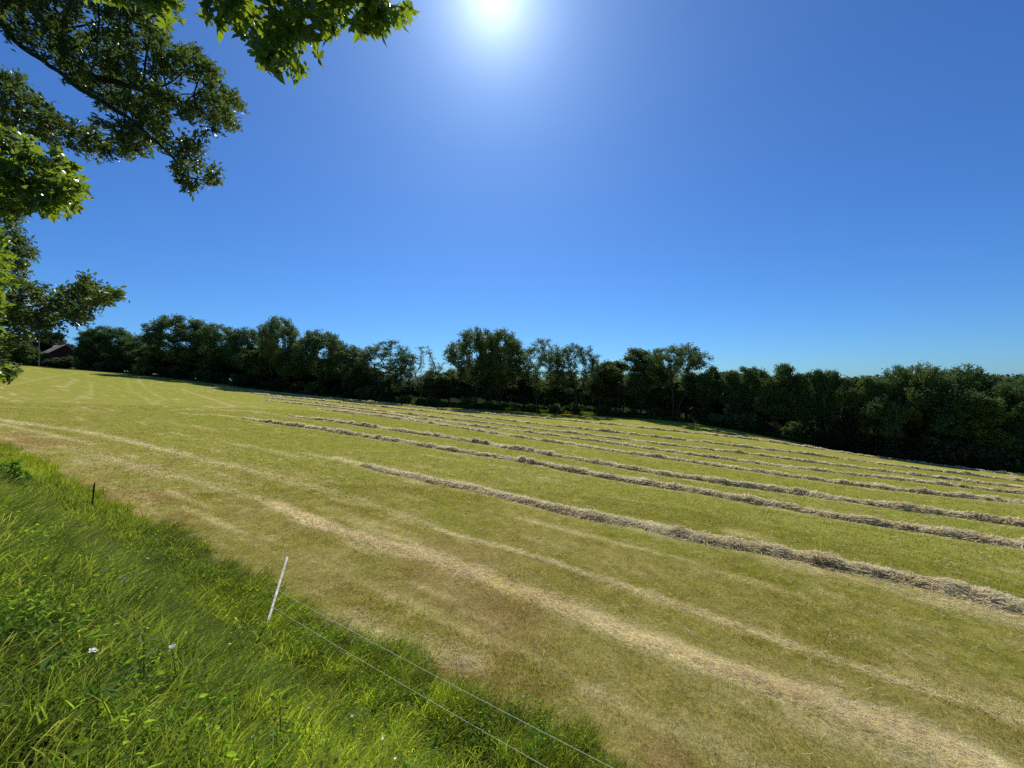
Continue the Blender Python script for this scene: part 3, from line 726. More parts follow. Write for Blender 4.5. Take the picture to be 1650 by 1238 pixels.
# conifer
def conifer(seed, H, R):
    g = np.random.default_rng(seed); pos = [np.array([0, 0, -.3])]; par = [-1]
    m = 30; tr = []
    for j in range(1, m): pos.append(np.array([0, 0, H * j / (m - 1)])); par.append(len(pos) - 2)
    for j in range(3, m - 1):
        z = pos[j][2]; L = R * (1 - z / H) ** .85
        for b in range(6):
            a = g.uniform(0, 6.28); k = max(2, int(L / .5)); prev = j
            for s in range(1, k + 1):
                f = s / k; pos.append(np.array([math.cos(a) * L * f, math.sin(a) * L * f, z - .35 * L * f + .12 * L * f * f])); par.append(prev); prev = len(pos) - 1
    pos = np.array(pos); par = np.array(par); r, kids = radii(par, .012)
    r[:m] = np.linspace(.2, .02, m)
    V, Fq = limb_mesh(pos, par, r, kids, 5)
    lm = np_mesh('trunk', V, Fq, [M_BARK], smooth=True)
    n = 9000; c = g.integers(m, len(pos), n); ctr = pos[c] + g.normal(0, .16, (n, 3))
    Vl, Fl, Tl = leaves(T_CLUMP, ctr, rand_rot(n, g, 1.2), .26 * g.uniform(.6, 1.3, n), np.clip(g.normal(.4, .2, n), 0, 1))
    return dict(trunk=lm, crown=np_mesh('crown', Vl, Fl, [M_DARKF], attrs={'tint': Tl}), H=H, R=R)
TREES['spruce'] = conifer(31, 9, 2.6)

def put_tree(kind, name, x, y, H, R, label, cat, group, rz=None, sink=.1):
    T = TREES[kind]; g = RNG
    o = empty(name, (x, y, gz(x, y) - sink), g.uniform(0, 6.28) if rz is None else rz)
    sz = H / T['H']; sr = R / T['R']; sr = min(max(sr, sz * .6), sz * 1.6)
    o.scale = (sr, sr, sz)
    for pn in ('trunk', 'crown'):
        c = bpy.data.objects.new(pn if name != 'shrub' else ('stems' if pn == 'trunk' else 'foliage'), T[pn]); COL.objects.link(c); c.parent = o
    tag(o, label, cat, group); return o

def edge_at(px, back=0.0):
    E = np.array(EDGE, float); Y = np.interp(px, E[:, 0], E[:, 2]); 
    d = np.array([(px - CX) / F * Y, Y]); d = d * (1 + back / np.linalg.norm(d)); return d[0], d[1]
def px_tree(kind, px, top, half, back, label, name='broadleaf_tree', cat='tree', group='trees along the edge of the wood'):
    x, y = edge_at(px, back)
    z = gz(x, y); H = (CY - top) / F * y - z; R = half / F * y * 1.18
    return put_tree(kind, name, x, y, max(H, 1.5), R, label, cat, group)

FRONT = [
 ('round', 158, 533, 22, 8, 'dark rounded tree to the right of the house'),
 ('oak3', 174, 526, 30, 5, 'dense dark round-topped tree at the left end of the treeline'),
 ('oak1', 222, 541, 28, 12, 'low dark tree between the round-topped tree and the tall oak'),
 ('oak1', 292, 510, 44, 4, 'tall broad oak with small sky gaps in its top, first tall tree from the left'),
 ('oak2', 350, 523, 27, 6, 'oak just right of the first tall oak'),
 ('oak3', 400, 529, 27, 7, 'slightly lower oak left of the tallest narrow crown'),
 ('oak2', 452, 511, 26, 3, 'tall dark oak with a rounded knob-like top'),
 ('oak3', 518, 533, 34, 4, 'brownish green tree with a domed crown right of the knob-topped oak'),
 ('oak2', 560, 556, 28, 3, 'lower rounded tree where the left block of trees steps down'),
 ('open', 622, 549, 42, 3, 'open-crowned tree with branches showing, beside a pale sparse tree'),
 ('sparse', 686, 558, 26, 4, 'pale sparse tree with hardly any leaves left of the great round oak'),
 ('oak1', 768, 530, 40, 3, 'great round oak, left half of the twin dome in the middle of the treeline'),
 ('oak2', 805, 532, 32, 3, 'great round oak, right half of the twin dome in the middle of the treeline'),
 ('open', 872, 547, 34, 2, 'open light-crowned tree just right of the twin dome'),
 ('open2', 928, 555, 34, 2, 'airy vase-shaped tree with forked trunk, second to the right of the twin dome'),
 ('tall3', 972, 583, 26, 6, 'lower green tree right of the airy vase-shaped tree'),
 ('tall2', 1028, 562, 24, 3, 'narrow pointed tree left of the flat-topped tree'),
 ('flat', 1085, 556, 42, 2, 'umbrella-like tree with a flat crown and bare spreading limbs'),
 ('tall3', 1146, 590, 19, 3, 'dark tree just right of the flat-topped tree'),
 ('tall1', 1178, 597, 16, 3, 'narrow dark leafy tree, second to the right of the flat-topped tree'),
 ('tall2', 1205, 591, 15, 4, 'narrow dark tree, third to the right of the flat-topped tree'),
 ('tall3', 1234, 596, 16, 2, 'narrow dark tree, fourth to the right of the flat-topped tree'),
 ('tall1', 1268, 586, 17, 3, 'slightly taller dark tree where the edge of the wood turns nearer'),
 ('tall2', 1296, 600, 14, 3, 'slim dark tree, first to the right of the slightly taller one'),
 ('tall1', 1316, 596, 13, 4, 'slim dark tree behind and left of the small spruce'),
 ('tall2', 1338, 597, 11, 4, 'pointed dark tree right behind the small spruce'),
 ('tall3', 1366, 609, 15, 3, 'dark tree behind and right of the small spruce'),
 ('tall1', 1394, 606, 14, 3, 'dark tree left of the dip of the right-hand treeline'),
 ('tall2', 1420, 611, 15, 3, 'dark tree in the dip of the right-hand treeline'),
 ('oak2', 1452, 590, 22, 6, 'rounded crown left of the highest tree of the right-hand wood'),
 ('oak1', 1490, 587, 26, 5, 'highest bushy tree in the right-hand part of the wood'),
 ('oak3', 1551, 589, 30, 9, 'grey green domed tree standing behind the right-hand wood edge'),
 ('tall3', 1530, 612, 30, 2, 'dark tree in front of the grey green domed tree'),
 ('oak3', 1606, 606, 34, 7, 'broad low tree near the right edge of the photo'),
 ('oak1', 1650, 606, 36, 3, 'tree cut by the right edge of the photo'),
]
for a in FRONT: px_tree(*a)
# lesser trees in front of the dark depth
LOW = [(640, 592, 26, 'open', 8), (700, 597, 24, 'tall3', 4), (590, 588, 24, 'tall3', 5), (725, 600, 22, 'tall3', 7), (845, 600, 24, 'tall3', 9), (905, 598, 26, 'oak3', 12), (995, 582, 22, 'tall2', 9), (1055, 592, 24, 'tall1', 8),
       (1118, 600, 24, 'tall3', 7), (480, 560, 26, 'tall3', 2), (420, 566, 26, 'tall3', 2), (325, 560, 26, 'tall3', 3), (245, 560, 26, 'tall3', 2), (1250, 625, 20, 'tall3', 1), (1430, 640, 24, 'tall3', 1), (1575, 640, 26, 'tall1', 1)]
for px, top, half, kd, bk in LOW:
    px_tree(kd, px, top, half, bk, 'lower leafy tree filling the treeline between taller crowns', group='lower trees filling the edge of the wood')
# depth of the wood
k = 0
for row, (bk, drop) in enumerate(((14, 16), (24, 20), (36, 22))):
    for px in np.arange(-40, 1780, 33):
        p = px + RNG.uniform(-12, 12); top = np.interp(p, [0, 120, 200, 300, 450, 560, 640, 700, 780, 850, 950, 1050, 1200, 1400, 1500, 1650], [542, 556, 556, 552, 554, 578, 604, 606, 572, 602, 598, 596, 600, 610, 600, 606]) + drop * (.3 if px < 1100 else .05) + RNG.uniform(0, 8)
        px_tree('back_sunlit' if 600 < p < 1140 else 'back', p, top, 34, bk + RNG.uniform(-3, 3), 'dark tree deeper in the wood behind the front row', group='trees deeper in the wood'); k += 1
# shrubs and rough growth along the edge
for px in np.arange(110, 1760, 27):
    p = px + RNG.uniform(-9, 9); kd = ['shrub1', 'shrub2', 'shrub2', 'shrub3'][int(RNG.integers(0, 4))] if not 640 < p < 1120 else ['shrub1', 'shrub3', 'shrub3'][int(RNG.integers(0, 3))]
    x, y = edge_at(p, RNG.uniform(.5, 4)); h = RNG.uniform(1.3, 2.9) if 640 < p < 1120 else RNG.uniform(2.2, 4.4)
    put_tree(kd, 'shrub', x, y, h, h * .8, 'leafy shrub in the undergrowth along the edge of the wood', 'shrub', 'shrubs along the edge of the wood')
px_tree('spruce', 1362, 655, 20, -1.5, 'small dark cone-shaped spruce in front of the right-hand trees', name='spruce_tree', group=None)

# rough grass at the foot of the wood
M_ = 9000; az = RNG.uniform(edge_az[0], edge_az[-1], M_); er = np.interp(az, edge_az, edge_r) + RNG.uniform(-.4, 2.5, M_)
x = er * np.sin(az); y = er * np.cos(az)
rough = [tuft_mesh('rough_tuft', 16, .75, .4, .05, .3, M_BLADE, R_, 3, (.1, -.1), .4)]
s = RNG.uniform(.5, 1.3, M_) * (.5 + fbm(x * .15, y * .15, 141, 2))
cc = lerp(np.broadcast_to(C(.05, .09, .02), (M_, 3)), C(.16, .19, .05), RNG.uniform(0, 1, M_))
scatter('rough_grass', np.stack([x, y, terr(x, y)], 1), np.stack([s, s, s], 1), cc, rough, 'uncut rough grass along the foot of the wood')

# ------------------------------------------------------------------ house, pole, road at the far left
def box(V, Fs, c, s, rot=0.0, taper=1.0):
    cx, cy, cz = c; sx, sy, sz = s; b = len(V); ca, sa = math.cos(rot), math.sin(rot)
    for dz, f in ((-1, 1.0), (1, taper)):
        for dx, dy in ((-1, -1), (1, -1), (1, 1), (-1, 1)):
            X, Y = dx * sx / 2 * f, dy * sy / 2 * f; V.append((cx + X * ca - Y * sa, cy + X * sa + Y * ca, cz + dz * sz / 2))
    for q in ((0, 3, 2, 1), (4, 5, 6, 7), (0, 1, 5, 4), (1, 2, 6, 5), (2, 3, 7, 6), (3, 0, 4, 7)): Fs.append([b + i for i in q])
def mobj(name, V, Fs, mat, parent=None, smooth=False):
    me = bpy.data.meshes.new(name); me.from_pydata([tuple(v) for v in V], [], [tuple(f) for f in Fs]); me.materials.append(mat); me.update()
    if smooth: me.polygons.foreach_set('use_smooth', [True] * len(me.polygons))
    o = bpy.data.objects.new(name, me); COL.objects.link(o)
    if parent is not None: o.parent = parent
    return o
M_WALL = mat_noise('red_timber', (.045, .018, .014), (.08, .03, .022), 3, .8, .3)
M_TRIM = mat_noise('white_trim', (.55, .54, .5), (.7, .69, .66), 5, .6, .1)
M_TILE = mat_noise('roof_tile', (.42, .25, .17), (.62, .42, .30), 6, .75, .8, .05)
M_GLASS = mat_noise('window_glass', (.02, .025, .03), (.04, .05, .06), 2, .12, 0.0, .01, .6)
M_BRICK = mat_noise('chimney_brick', (.16, .07, .05), (.26, .12, .09), 8, .9, .5)
HY = 128.0; hx = (98 - CX) / F * HY; hz = gz(hx, HY)
roof_z = (CY - 557) / F * HY
print('house ground', hz, 'ridge', roof_z)
house = empty('timber_house', (hx, HY, hz), math.radians(-28))
tag(house, 'small dark red house with brown tiled gable roof at the far left', 'house')
Wd, Dp = 8.5, 6.5; ridge = max(roof_z - hz, 4.6); ev = ridge - 2.5
V = []; Fs = []
V = [(-Wd/2, -Dp/2, -.6), (Wd/2, -Dp/2, -.6), (Wd/2, Dp/2, -.6), (-Wd/2, Dp/2, -.6), (-Wd/2, -Dp/2, ev), (Wd/2, -Dp/2, ev), (Wd/2, Dp/2, ev), (-Wd/2, Dp/2, ev), (-Wd/2, 0, ridge - .12), (Wd/2, 0, ridge - .12)]
Fs = [(0, 1, 5, 4), (2, 3, 7, 6), (1, 2, 6, 9, 5), (3, 0, 4, 8, 7), (0, 3, 2, 1)]
mobj('wall', V, Fs, M_WALL, house)
o_ = .45; rz = (ridge - ev) / (Dp / 2); t_ = .14
V = []; Fs = []
for sgn in (-1, 1):
    b = len(V); ye = sgn * (Dp / 2 + o_); ze = ev - rz * o_
    for xx in (-Wd/2 - o_, Wd/2 + o_):
        V += [(xx, 0, ridge), (xx, ye, ze), (xx, ye, ze + t_), (xx, 0, ridge + t_)]
    Fs += [[b + i for i in q] for q in ((0, 1, 2, 3), (4, 7, 6, 5), (0, 4, 5, 1), (3, 2, 6, 7), (1, 5, 6, 2))]
roof = mobj('roof', V, Fs, M_TILE, house)
V = []; Fs = []; box(V, Fs, (1.2, .3, ridge + .45), (.7, .6, 1.4)); box(V, Fs, (1.2, .3, ridge + 1.18), (.84, .74, .1)); mobj('chimney', V, Fs, M_BRICK, roof)
for wx in (-2.6, -.4, 2.7):
    V = []; Fs = []
    for dx in (-.5, .5): box(V, Fs, (wx + dx, -Dp/2 - .04, 1.7), (.1, .1, 1.3))
    for dz in (-.6, .6): box(V, Fs, (wx, -Dp/2 - .045, 1.7 + dz), (1.12, .1, .1))
    box(V, Fs, (wx, -Dp/2 - .04, 1.7), (.06, .06, 1.1)); w_ = mobj('window', V, Fs, M_TRIM, house)
    V = []; Fs = []; box(V, Fs, (wx, -Dp/2 - .012, 1.7), (.92, .03, 1.12)); mobj('pane', V, Fs, M_GLASS, w_)
V = []; Fs = []; box(V, Fs, (1.15, -Dp/2 - .03, 1.02), (.9, .06, 2.04)); dr = mobj('door', V, Fs, M_TRIM, house)
V = []; Fs = []; box(V, Fs, (.82, -Dp/2 - .1, 1.02), (.04, .1, .14)); mobj('handle', V, Fs, M_GLASS, dr)
V = []; Fs = []
for dx in (-.4, .4): box(V, Fs, (-Wd/2 - .04, dx, ev + .4), (.1, .1, 1.0))
for dz in (-.45, .45): box(V, Fs, (-Wd/2 - .045, 0, ev + .4 + dz), (.1, .9, .1))
w_ = mobj('window', V, Fs, M_TRIM, house); V = []; Fs = []; box(V, Fs, (-Wd/2 - .012, 0, ev + .4), (.03, .72, .84)); mobj('pane', V, Fs, M_GLASS, w_)

def tube_pts(P, r, sides=8):
    P = np.array(P, float); r = np.broadcast_to(np.array(r, float), (len(P),)); par = np.arange(-1, len(P) - 1)
    kids = [[i + 1] for i in range(len(P) - 1)] + [[]]
    V, Fq = limb_mesh(P, par, r, kids, sides); 
    return V, Fq
M_POLE = mat_noise('weathered_pole', (.14, .13, .12), (.24, .23, .21), 4, .8, .2)
py_ = 116.0; px_ = (63 - CX) / F * py_; pz_ = gz(px_, py_); ptop = (CY - 536) / F * py_
pole = empty('utility_pole', (px_, py_, pz_)); tag(pole, 'thin grey utility pole left of the house beside the road', 'utility pole')
V, Fq = tube_pts([(0, 0, -.5), (0, 0, 2), (0, 0, ptop - pz_)], [.14, .13, .1]); np_obj('shaft', V, Fq, M_POLE, pole, smooth=True)
V = []; Fs = []; box(V, Fs, (0, -.14, ptop - pz_ - .35), (1.5, .1, .12)); mobj('crossarm', V, Fs, M_POLE, pole)
V = []; Fs = []
for dx in (-.65, 0.02, .65): box(V, Fs, (dx, -.14, ptop - pz_ - .2), (.08, .08, .17), 0, .7)
mobj('insulator', V, Fs, M_TRIM, pole)
V = []; Fs = []; box(V, Fs, (-.25, -.12, ptop - pz_ - 2.6), (.42, .3, .6)); mobj('meter_box', V, Fs, M_TRIM, pole)

M_ROAD = mat_noise('road_gravel', (.30, .29, .27), (.42, .41, .38), 5, .9, .4)
def ribbon(name, P, w, dz, mat, label):
    P = np.array(P, float); k = np.linspace(0, len(P) - 1, 60); x = np.interp(k, np.arange(len(P)), P[:, 0]); y = np.interp(k, np.arange(len(P)), P[:, 1])
    tx = np.gradient(x); ty = np.gradient(y); l = np.hypot(tx, ty); tx /= l; ty /= l; c = np.linspace(-.5, .5, 7)
    X = x[:, None] - ty[:, None] * c * w; Y = y[:, None] + tx[:, None] * c * w; Z = terr(X, Y) + dz
    II = np.arange(59)[:, None] * 7; JJ = np.arange(6)[None]; q = np.stack([II + JJ, II + JJ + 1, II + 8 + JJ, II + 7 + JJ], -1).reshape(-1, 4)
    o = np_obj(name, np.stack([X, Y, Z], -1).reshape(-1, 3), q, mat, smooth=True); tag(o, label, None, kind='structure'); return o
def gp(px, py, Y): return at(px, py, Y)[:2]
ribbon('road', [gp(-160, 560, 60), gp(-60, 565, 80), gp(-10, 570, 100), gp(20, 570, 118), gp(60, 570, 126), gp(115, 570, 122.5), gp(150, 570, 124), gp(240, 570, 140)], 3.4, .05, M_ROAD, 'pale road past the house')
px_tree('shrub1', 44, 553, 20, -6, 'round green bush left of the utility pole', name='shrub', cat='shrub', group=None)
px_tree('shrub2', 104, 577, 18, -1, 'dark hedge bush in front of the house', name='shrub', cat='shrub', group=None)
px_tree('back', 82, 535, 30, 18, 'dark tree rising behind the house', group=None)
px_tree('back', 20, 540, 34, 16, 'dark tree beyond the road at the left edge', group=None)

# ------------------------------------------------------------------ fence posts and wires
M_WHITE = mat_noise('white_plastic_post', (.35, .34, .30), (.85, .85, .82), 16, .5, .3, .003, .4)
M_BLACK = mat_noise('black_post', (.012, .012, .012), (.035, .032, .03), 20, .6, .3, .003)
nt_ = M_WHITE.node_tree; pb = [n for n in nt_.nodes if n.type == 'BSDF_PRINCIPLED'][0]; tl = nt_.nodes.new('ShaderNodeBsdfTranslucent'); tl.inputs[0].default_value = (.85, .85, .8, 1); mxx = nt_.nodes.new('ShaderNodeMixShader'); mxx.inputs[0].default_value = .75
ou = [n for n in nt_.nodes if n.type == 'OUTPUT_MATERIAL'][0]; nt_.links.new([n for n in nt_.nodes if n.type == 'VALTORGB'][0].outputs[0], tl.inputs[0]); nt_.links.new(pb.outputs[0], mxx.inputs[1]); nt_.links.new(tl.outputs[0], mxx.inputs[2]); nt_.links.new(mxx.outputs[0], ou.inputs[0])
M_WIRE = mat_noise('fence_wire', (.50, .50, .40), (.75, .74, .62), 40, .5, .1, .001)
def post(name, base, top, r, mat, label, cap=True):
    b = np.array(base); t = np.array(top); o = empty(name, tuple(b)); tag(o, label, 'fence post', 'electric fence posts')
    d = t - b; f = np.array([-.12, 0, .3, .62, .93, 1.0])
    ax = d / np.linalg.norm(d); sx = np.cross(ax, [0, 1, 0]); sx /= np.linalg.norm(sx); sy = np.cross(sx, ax)
    V = []; Fq = []; prof = [(-1.0, .35), (-.75, .0), (-.25, -.12), (.25, -.12), (.75, 0), (1.0, .35)]      # open pressed-plastic channel
    for j, k in enumerate(np.linspace(-.12, 1.0, 14)):
        w_ = r * (1.0 if k < .97 else .7) * (1 + .04 * math.sin(j * 2.1))
        for a, b_ in prof: V.append(d * k + sx * a * w_ + sy * b_ * w_)
        if j:
            c = (j - 1) * 6
            for q_ in range(5): Fq.append((c + q_, c + q_ + 1, c + q_ + 7, c + q_ + 6))
    np_obj('stake', np.array(V), np.array(Fq), mat, o, smooth=True)
    for k in (.42, .66, .86):
        u = np.cross(d / np.linalg.norm(d), [0, 1, 0]); u /= np.linalg.norm(u); c = d * k
        V2, F2 = tube_pts([c + u * r * .6, c + u * (r + .025), c + u * (r + .03) + np.array([0, 0, .03])], [.006, .006, .005], 5)
        np_obj('wire_clip', V2, F2, mat, o)
    return b, t
wb = hit(431, 1010); Yp = wb[1]
wtop = at(463, 897, Yp + .05); wbase = np.array([wb[0] - .02, wb[1], gz(wb[0], wb[1])])
# lower end follows the line seen in the photo
post('fence_post', wbase, wtop, .019, M_WHITE, 'slim white fence post leaning to the right at the edge of the tall grass')
bb = hit(147, 822); bt = at(152, 778, bb[1]); bbase = np.array([bb[0], bb[1], gz(bb[0], bb[1])])
post('fence_post', bbase, bt, .024, M_BLACK, 'short black fence post farther along the verge at the left')
# next post, past the bottom edge of the picture
e1 = at(1000, 1238, 3.66); e2 = at(895, 1238, 3.98)
p3 = wbase[:2] + np.array([.87, -.494]) * 8.0; z3 = gz(*p3); b3 = np.array([p3[0], p3[1], z3])
post('fence_post', b3, b3 + np.array([.03, 0, 1.05]), .014, M_WHITE, 'white fence post beyond the lower right edge of the tall grass')
def wire(name, pts, r, label, slack=(.006, .006)):
    P = []
    for (a, b), sl in zip(zip(pts[:-1], pts[1:]), slack):
        a = np.array(a); b = np.array(b); L = np.linalg.norm(b - a)
        for k in range(16):
            f = k / 16; p = a + (b - a) * f; p[2] -= 4 * f * (1 - f) * L * sl; P.append(p)
    P.append(np.array(pts[-1])); V, Fq = tube_pts(P, [r] * len(P), 5); o = np_obj(name, V, Fq, M_WIRE, smooth=True); tag(o, label, 'fence wire', 'electric fence wires'); return o
dw = wtop - wbase
wa = wbase + dw * .52; wc = wbase + dw * .28
def through(a, m, s):  # straight on past m
    d = m - a; return a + d * s
wire('fence_wire', [wa, through(wa, e1, 8.0 / 5.75)], .0025, 'upper pale fence wire running from the white post to the bottom of the photo')
wire('fence_wire', [wc, through(wc, e2, 8.0 / 5.1)], .0023, 'lower pale fence wire running from the white post to the bottom of the photo')

# ------------------------------------------------------------------ near oak on the left
def in_poly(px, py, poly):
    inside = np.zeros(len(px), bool); n = len(poly)
    for i in range(n):
        x1, y1 = poly[i]; x2, y2 = poly[(i + 1) % n]
        c = ((y1 > py) != (y2 > py)) & (px < (x2 - x1) * (py - y1) / (y2 - y1 + 1e-9) + x1); inside ^= c
    return inside
def region(poly, n, Y0, Y1, g, dens=None):
    P = np.array(poly); lo = P.min(0); hi = P.max(0); out = []
    while len(out) < n:
        px = g.uniform(lo[0], hi[0], n * 2); py = g.uniform(lo[1], hi[1], n * 2); k = in_poly(px, py, poly)
        Y = g.uniform(Y0, Y1, n * 2)
        for a, b, c in zip(px[k], py[k], Y[k]): out.append(at(a, b, c))
    return np.array(out[:n])

def limb(nodes, parent0, pts, step, pos, par, g, wob=.04):
    """append a polyline limb to pos/par starting from node index parent0; returns indices"""
    prev = parent0; p = pos[prev]; ids = []
    for q_ in pts:
        q_ = np.array(q_, float); L = np.linalg.norm(q_ - p); k = max(1, int(L / step))
        for j in range(1, k + 1):
            pos.append(p + (q_ - p) * j / k + g.normal(0, wob, 3) * (j < k)); par.append(prev); prev = len(pos) - 1; ids.append(prev)
        p = q_
    return ids

g = np.random.default_rng(501)
ox, oy = -19.5, 9.5; oz = gz(ox, oy)
pos = [np.array([ox, oy, oz - .4])]; par = [-1]
tr = limb(None, 0, [(ox + .1, oy, oz + 2), (ox + .2, oy + .3, oz + 4.5), (ox + .6, oy + .5, oz + 7.0)], .5, pos, par, g, .03)
top = tr[-1]; mid = tr[len(tr) // 2]
L1 = limb(None, top, [at(-120, 5, 11), at(-20, 10, 11), at(20, 60, 10.8), at(62, 92, 10.6), at(95, 115, 10.5), at(130, 145, 10.4), at(200, 185, 10.2), at(262, 238, 10)], .28, pos, par, g, .03)
L2 = limb(None, top, [at(-60, -60, 11.5), at(30, -20, 11.3), at(75, 40, 11.2), at(110, 85, 11.0), at(150, 125, 10.8), at(240, 150, 10.6), at(330, 175, 10.4)], .28, pos, par, g, .03)
L3 = limb(None, top, [at(-120, 120, 11.8), at(-20, 125, 11.6), at(40, 160, 11.4), at(90, 195, 11.2), at(150, 222, 11.0)], .28, pos, par, g, .03)
L4 = limb(None, L1[-1], [at(280, 255, 9.9), at(300, 285, 9.8), at(335, 292, 9.7)], .28, pos, par, g, .02)
L5 = limb(None, mid, [at(-150, 470, 13), at(-40, 480, 12.2), at(30, 478, 11.8), at(90, 485, 11.4), at(140, 490, 11.2), at(190, 472, 11.0)], .28, pos, par, g, .03)
L6 = limb(None, mid, [at(-120, 400, 12), at(-20, 400, 11.6), at(25, 405, 11.4)], .28, pos, par, g, .03)
L7 = limb(None, mid, [at(-120, 560, 12), at(-20, 575, 11.2), at(14, 600, 11)], .28, pos, par, g, .03)
att = [region([(-90, -90), (250, -90), (280, 0), (262, 60), (320, 78), (356, 120), (395, 172), (385, 212), (345, 208), (312, 185), (270, 200), (262, 235), (225, 250), (205, 215), (165, 180), (120, 150), (100, 110), (60, 70), (0, 30), (-90, 20)], 1150, 9.6, 12.4, g),
       region([(255, 205), (300, 215), (335, 250), (345, 280), (368, 292), (352, 306), (320, 298), (292, 316), (280, 290), (288, 262), (262, 245)], 120, 9.4, 10.2, g),
       region([(-60, 110), (30, 118), (60, 155), (100, 185), (150, 205), (178, 230), (165, 262), (130, 250), (90, 240), (-60, 190)], 320, 10.6, 12, g),
       region([(150, 190), (215, 225), (232, 250), (200, 260), (185, 240)], 50, 10, 10.8, g),
       region([(-60, 448), (40, 455), (80, 462), (128, 468), (138, 438), (160, 462), (205, 462), (200, 480), (172, 490), (165, 505), (130, 528), (90, 535), (40, 545), (-60, 545)], 420, 10.2, 12.6, g),
       region([(-60, 335), (34, 335), (30, 365), (48, 390), (60, 408), (50, 430), (40, 450), (-60, 455)], 330, 10.8, 12.4, g),
       region([(-60, 545), (12, 545), (16, 560), (8, 575), (26, 592), (20, 602), (5, 622), (-60, 630)], 130, 9.8, 11.6, g)]
# more of the crown out of the picture
extra = rand_blobs(np.random.default_rng(502), 12, oz + 17, 7.0, oz + 4); extra = [(ox - 1.5 + b[0], oy + .5 + b[1], b[2], b[3], b[4], b[5]) for b in extra]
Aex = crown_pts(g, 700, extra, oz + 3); ue = Aex[:, 0] / Aex[:, 1]; Aex = Aex[(ue < -1.33)]
pos, par = colonise(pos, par, np.concatenate(att + [Aex]), .17, 2.2, .24, 120, g, 11000)
r, kids = radii(par, .0075, 1.97)
oak = empty('oak_tree', (ox, oy, oz)); tag(oak, 'big oak at the upper left whose dark leafy limbs reach into the sky', 'tree')
base = np.array([ox, oy, oz])
V, Fq = limb_mesh(pos - base, par, r, kids, 7); np_obj('trunk', V, Fq, M_BARK, oak, smooth=True)
tips = np.where(r < .0145)[0]
w = np.where((pos[tips, 0] / pos[tips, 1]) > -1.36, 1.0, .22); w /= w.sum()
NL = 68000; c = g.choice(tips, NL, p=w); ctr = pos[c] - base + g.normal(0, .075, (NL, 3))
dirp = pos[c] - pos[par[c]]; dirp /= np.linalg.norm(dirp, axis=1, keepdims=True)
V, Fc, T = leaves(T_OAK, ctr, rand_rot(NL, g, .5, .1, dirp * 1.2), .115 * g.uniform(.6, 1.25, NL), np.clip(g.normal(.45, .25, NL) , 0, 1))
np_obj('crown', V, Fc, M_OAKN, oak, attrs={'tint': T})
print('oak nodes', len(pos), 'tips', len(tips))

# ------------------------------------------------------------------ near maple: boughs from the left and above
g = np.random.default_rng(601)
mx_, my_ = -6.2, 1.0; mz_ = gz(mx_, my_)
pos = [np.array([mx_, my_, mz_ - .4])]; par = [-1]
tr = limb(None, 0, [(mx_, my_, mz_ + 2), (mx_ + .1, my_, mz_ + 3.2), (mx_ + .2, my_, mz_ + 5.2)], .3, pos, par, g, .02)
lo = tr[len(tr) // 2]
B1 = limb(None, tr[-1], [(-4.2, 1.5, 3.5), at(250, -140, 2.7), at(420, -60, 2.6), at(520, -10, 2.5), at(620, 10, 2.45)], .14, pos, par, g, .012)
B2 = limb(None, lo, [at(-200, 190, 3.6), at(-40, 215, 3.5), at(50, 255, 3.45), at(110, 300, 3.4)], .14, pos, par, g, .012)
B3 = limb(None, lo, [at(-200, 380, 3.8), at(-40, 420, 3.6), at(10, 460, 3.5)], .14, pos, par, g, .012)
B4 = limb(None, lo, [at(-200, 540, 3.8), at(-40, 560, 3.6), at(5, 590, 3.5)], .14, pos, par, g, .012)
att = [region([(290, -120), (632, -120), (636, 20), (622, 55), (602, 50), (590, 20), (560, 30), (525, 45), (510, 65), (485, 62), (466, 112), (455, 100), (440, 75), (405, 48), (365, 28), (335, 8), (310, -10)], 230, 2.25, 2.75, g),
       region([(60, -80), (280, -80), (285, -12), (235, 10), (215, 0), (100, -20)], 40, 2.5, 2.9, g),
       region([(-90, 180), (0, 190), (40, 215), (85, 235), (130, 275), (136, 310), (125, 345), (100, 340), (60, 340), (0, 330), (-90, 330)], 210, 3.1, 3.8, g),
       region([(-90, 370), (0, 370), (18, 400), (25, 440), (4, 500), (-6, 530), (-90, 540)], 45, 3.2, 3.8, g),
       region([(-90, 545), (-25, 550), (-14, 575), (-16, 600), (-90, 610)], 10, 3.3, 3.8, g)]
xb = [(-7.2 + a_, 0.3 + b_, mz_ + 5.5 + c_, 1.5, 1.5, 1.2) for a_, b_, c_ in ((0, 0, 0), (1.5, -.8, 1), (-1, 1, 1.5), (.5, .5, 3), (-1.8, -1, .3))]
Am = crown_pts(g, 260, xb, mz_ + 3); Am = Am[(Am[:, 0] / np.maximum(Am[:, 1], .05) < -1.5) | (Am[:, 1] < 0)]
pos, par = colonise(pos, par, np.concatenate(att + [Am]), .075, 1.0, .10, 110, g, 6000)
r, kids = radii(par, .0022, 2.2); r[:len(tr) + 1] = np.maximum(r[:len(tr) + 1], .12)
maple = empty('maple_tree', (mx_, my_, mz_)); tag(maple, 'maple close to the camera with large backlit lobed leaves hanging in from top and left', 'tree')
base = np.array([mx_, my_, mz_])
V, Fq = limb_mesh(pos - base, par, r, kids, 6); np_obj('trunk', V, Fq, M_BARK, maple, smooth=True)
tips = np.where(r < .0040)[0]
inv = ((pos[tips, 0] / np.maximum(pos[tips, 1], .01)) > -1.4) & (pos[tips, 1] > .5)
NL = 5600; w = np.where(inv, 1.0, .3) * np.where((pos[tips][:, 1] < 2.95) & (pos[tips][:, 0] > -3.3), .62, 1.0); w /= w.sum(); c = g.choice(tips, NL, p=w); ctr = pos[c] - base + g.normal(0, .038, (NL, 3)) - np.array([0, 0, .03])
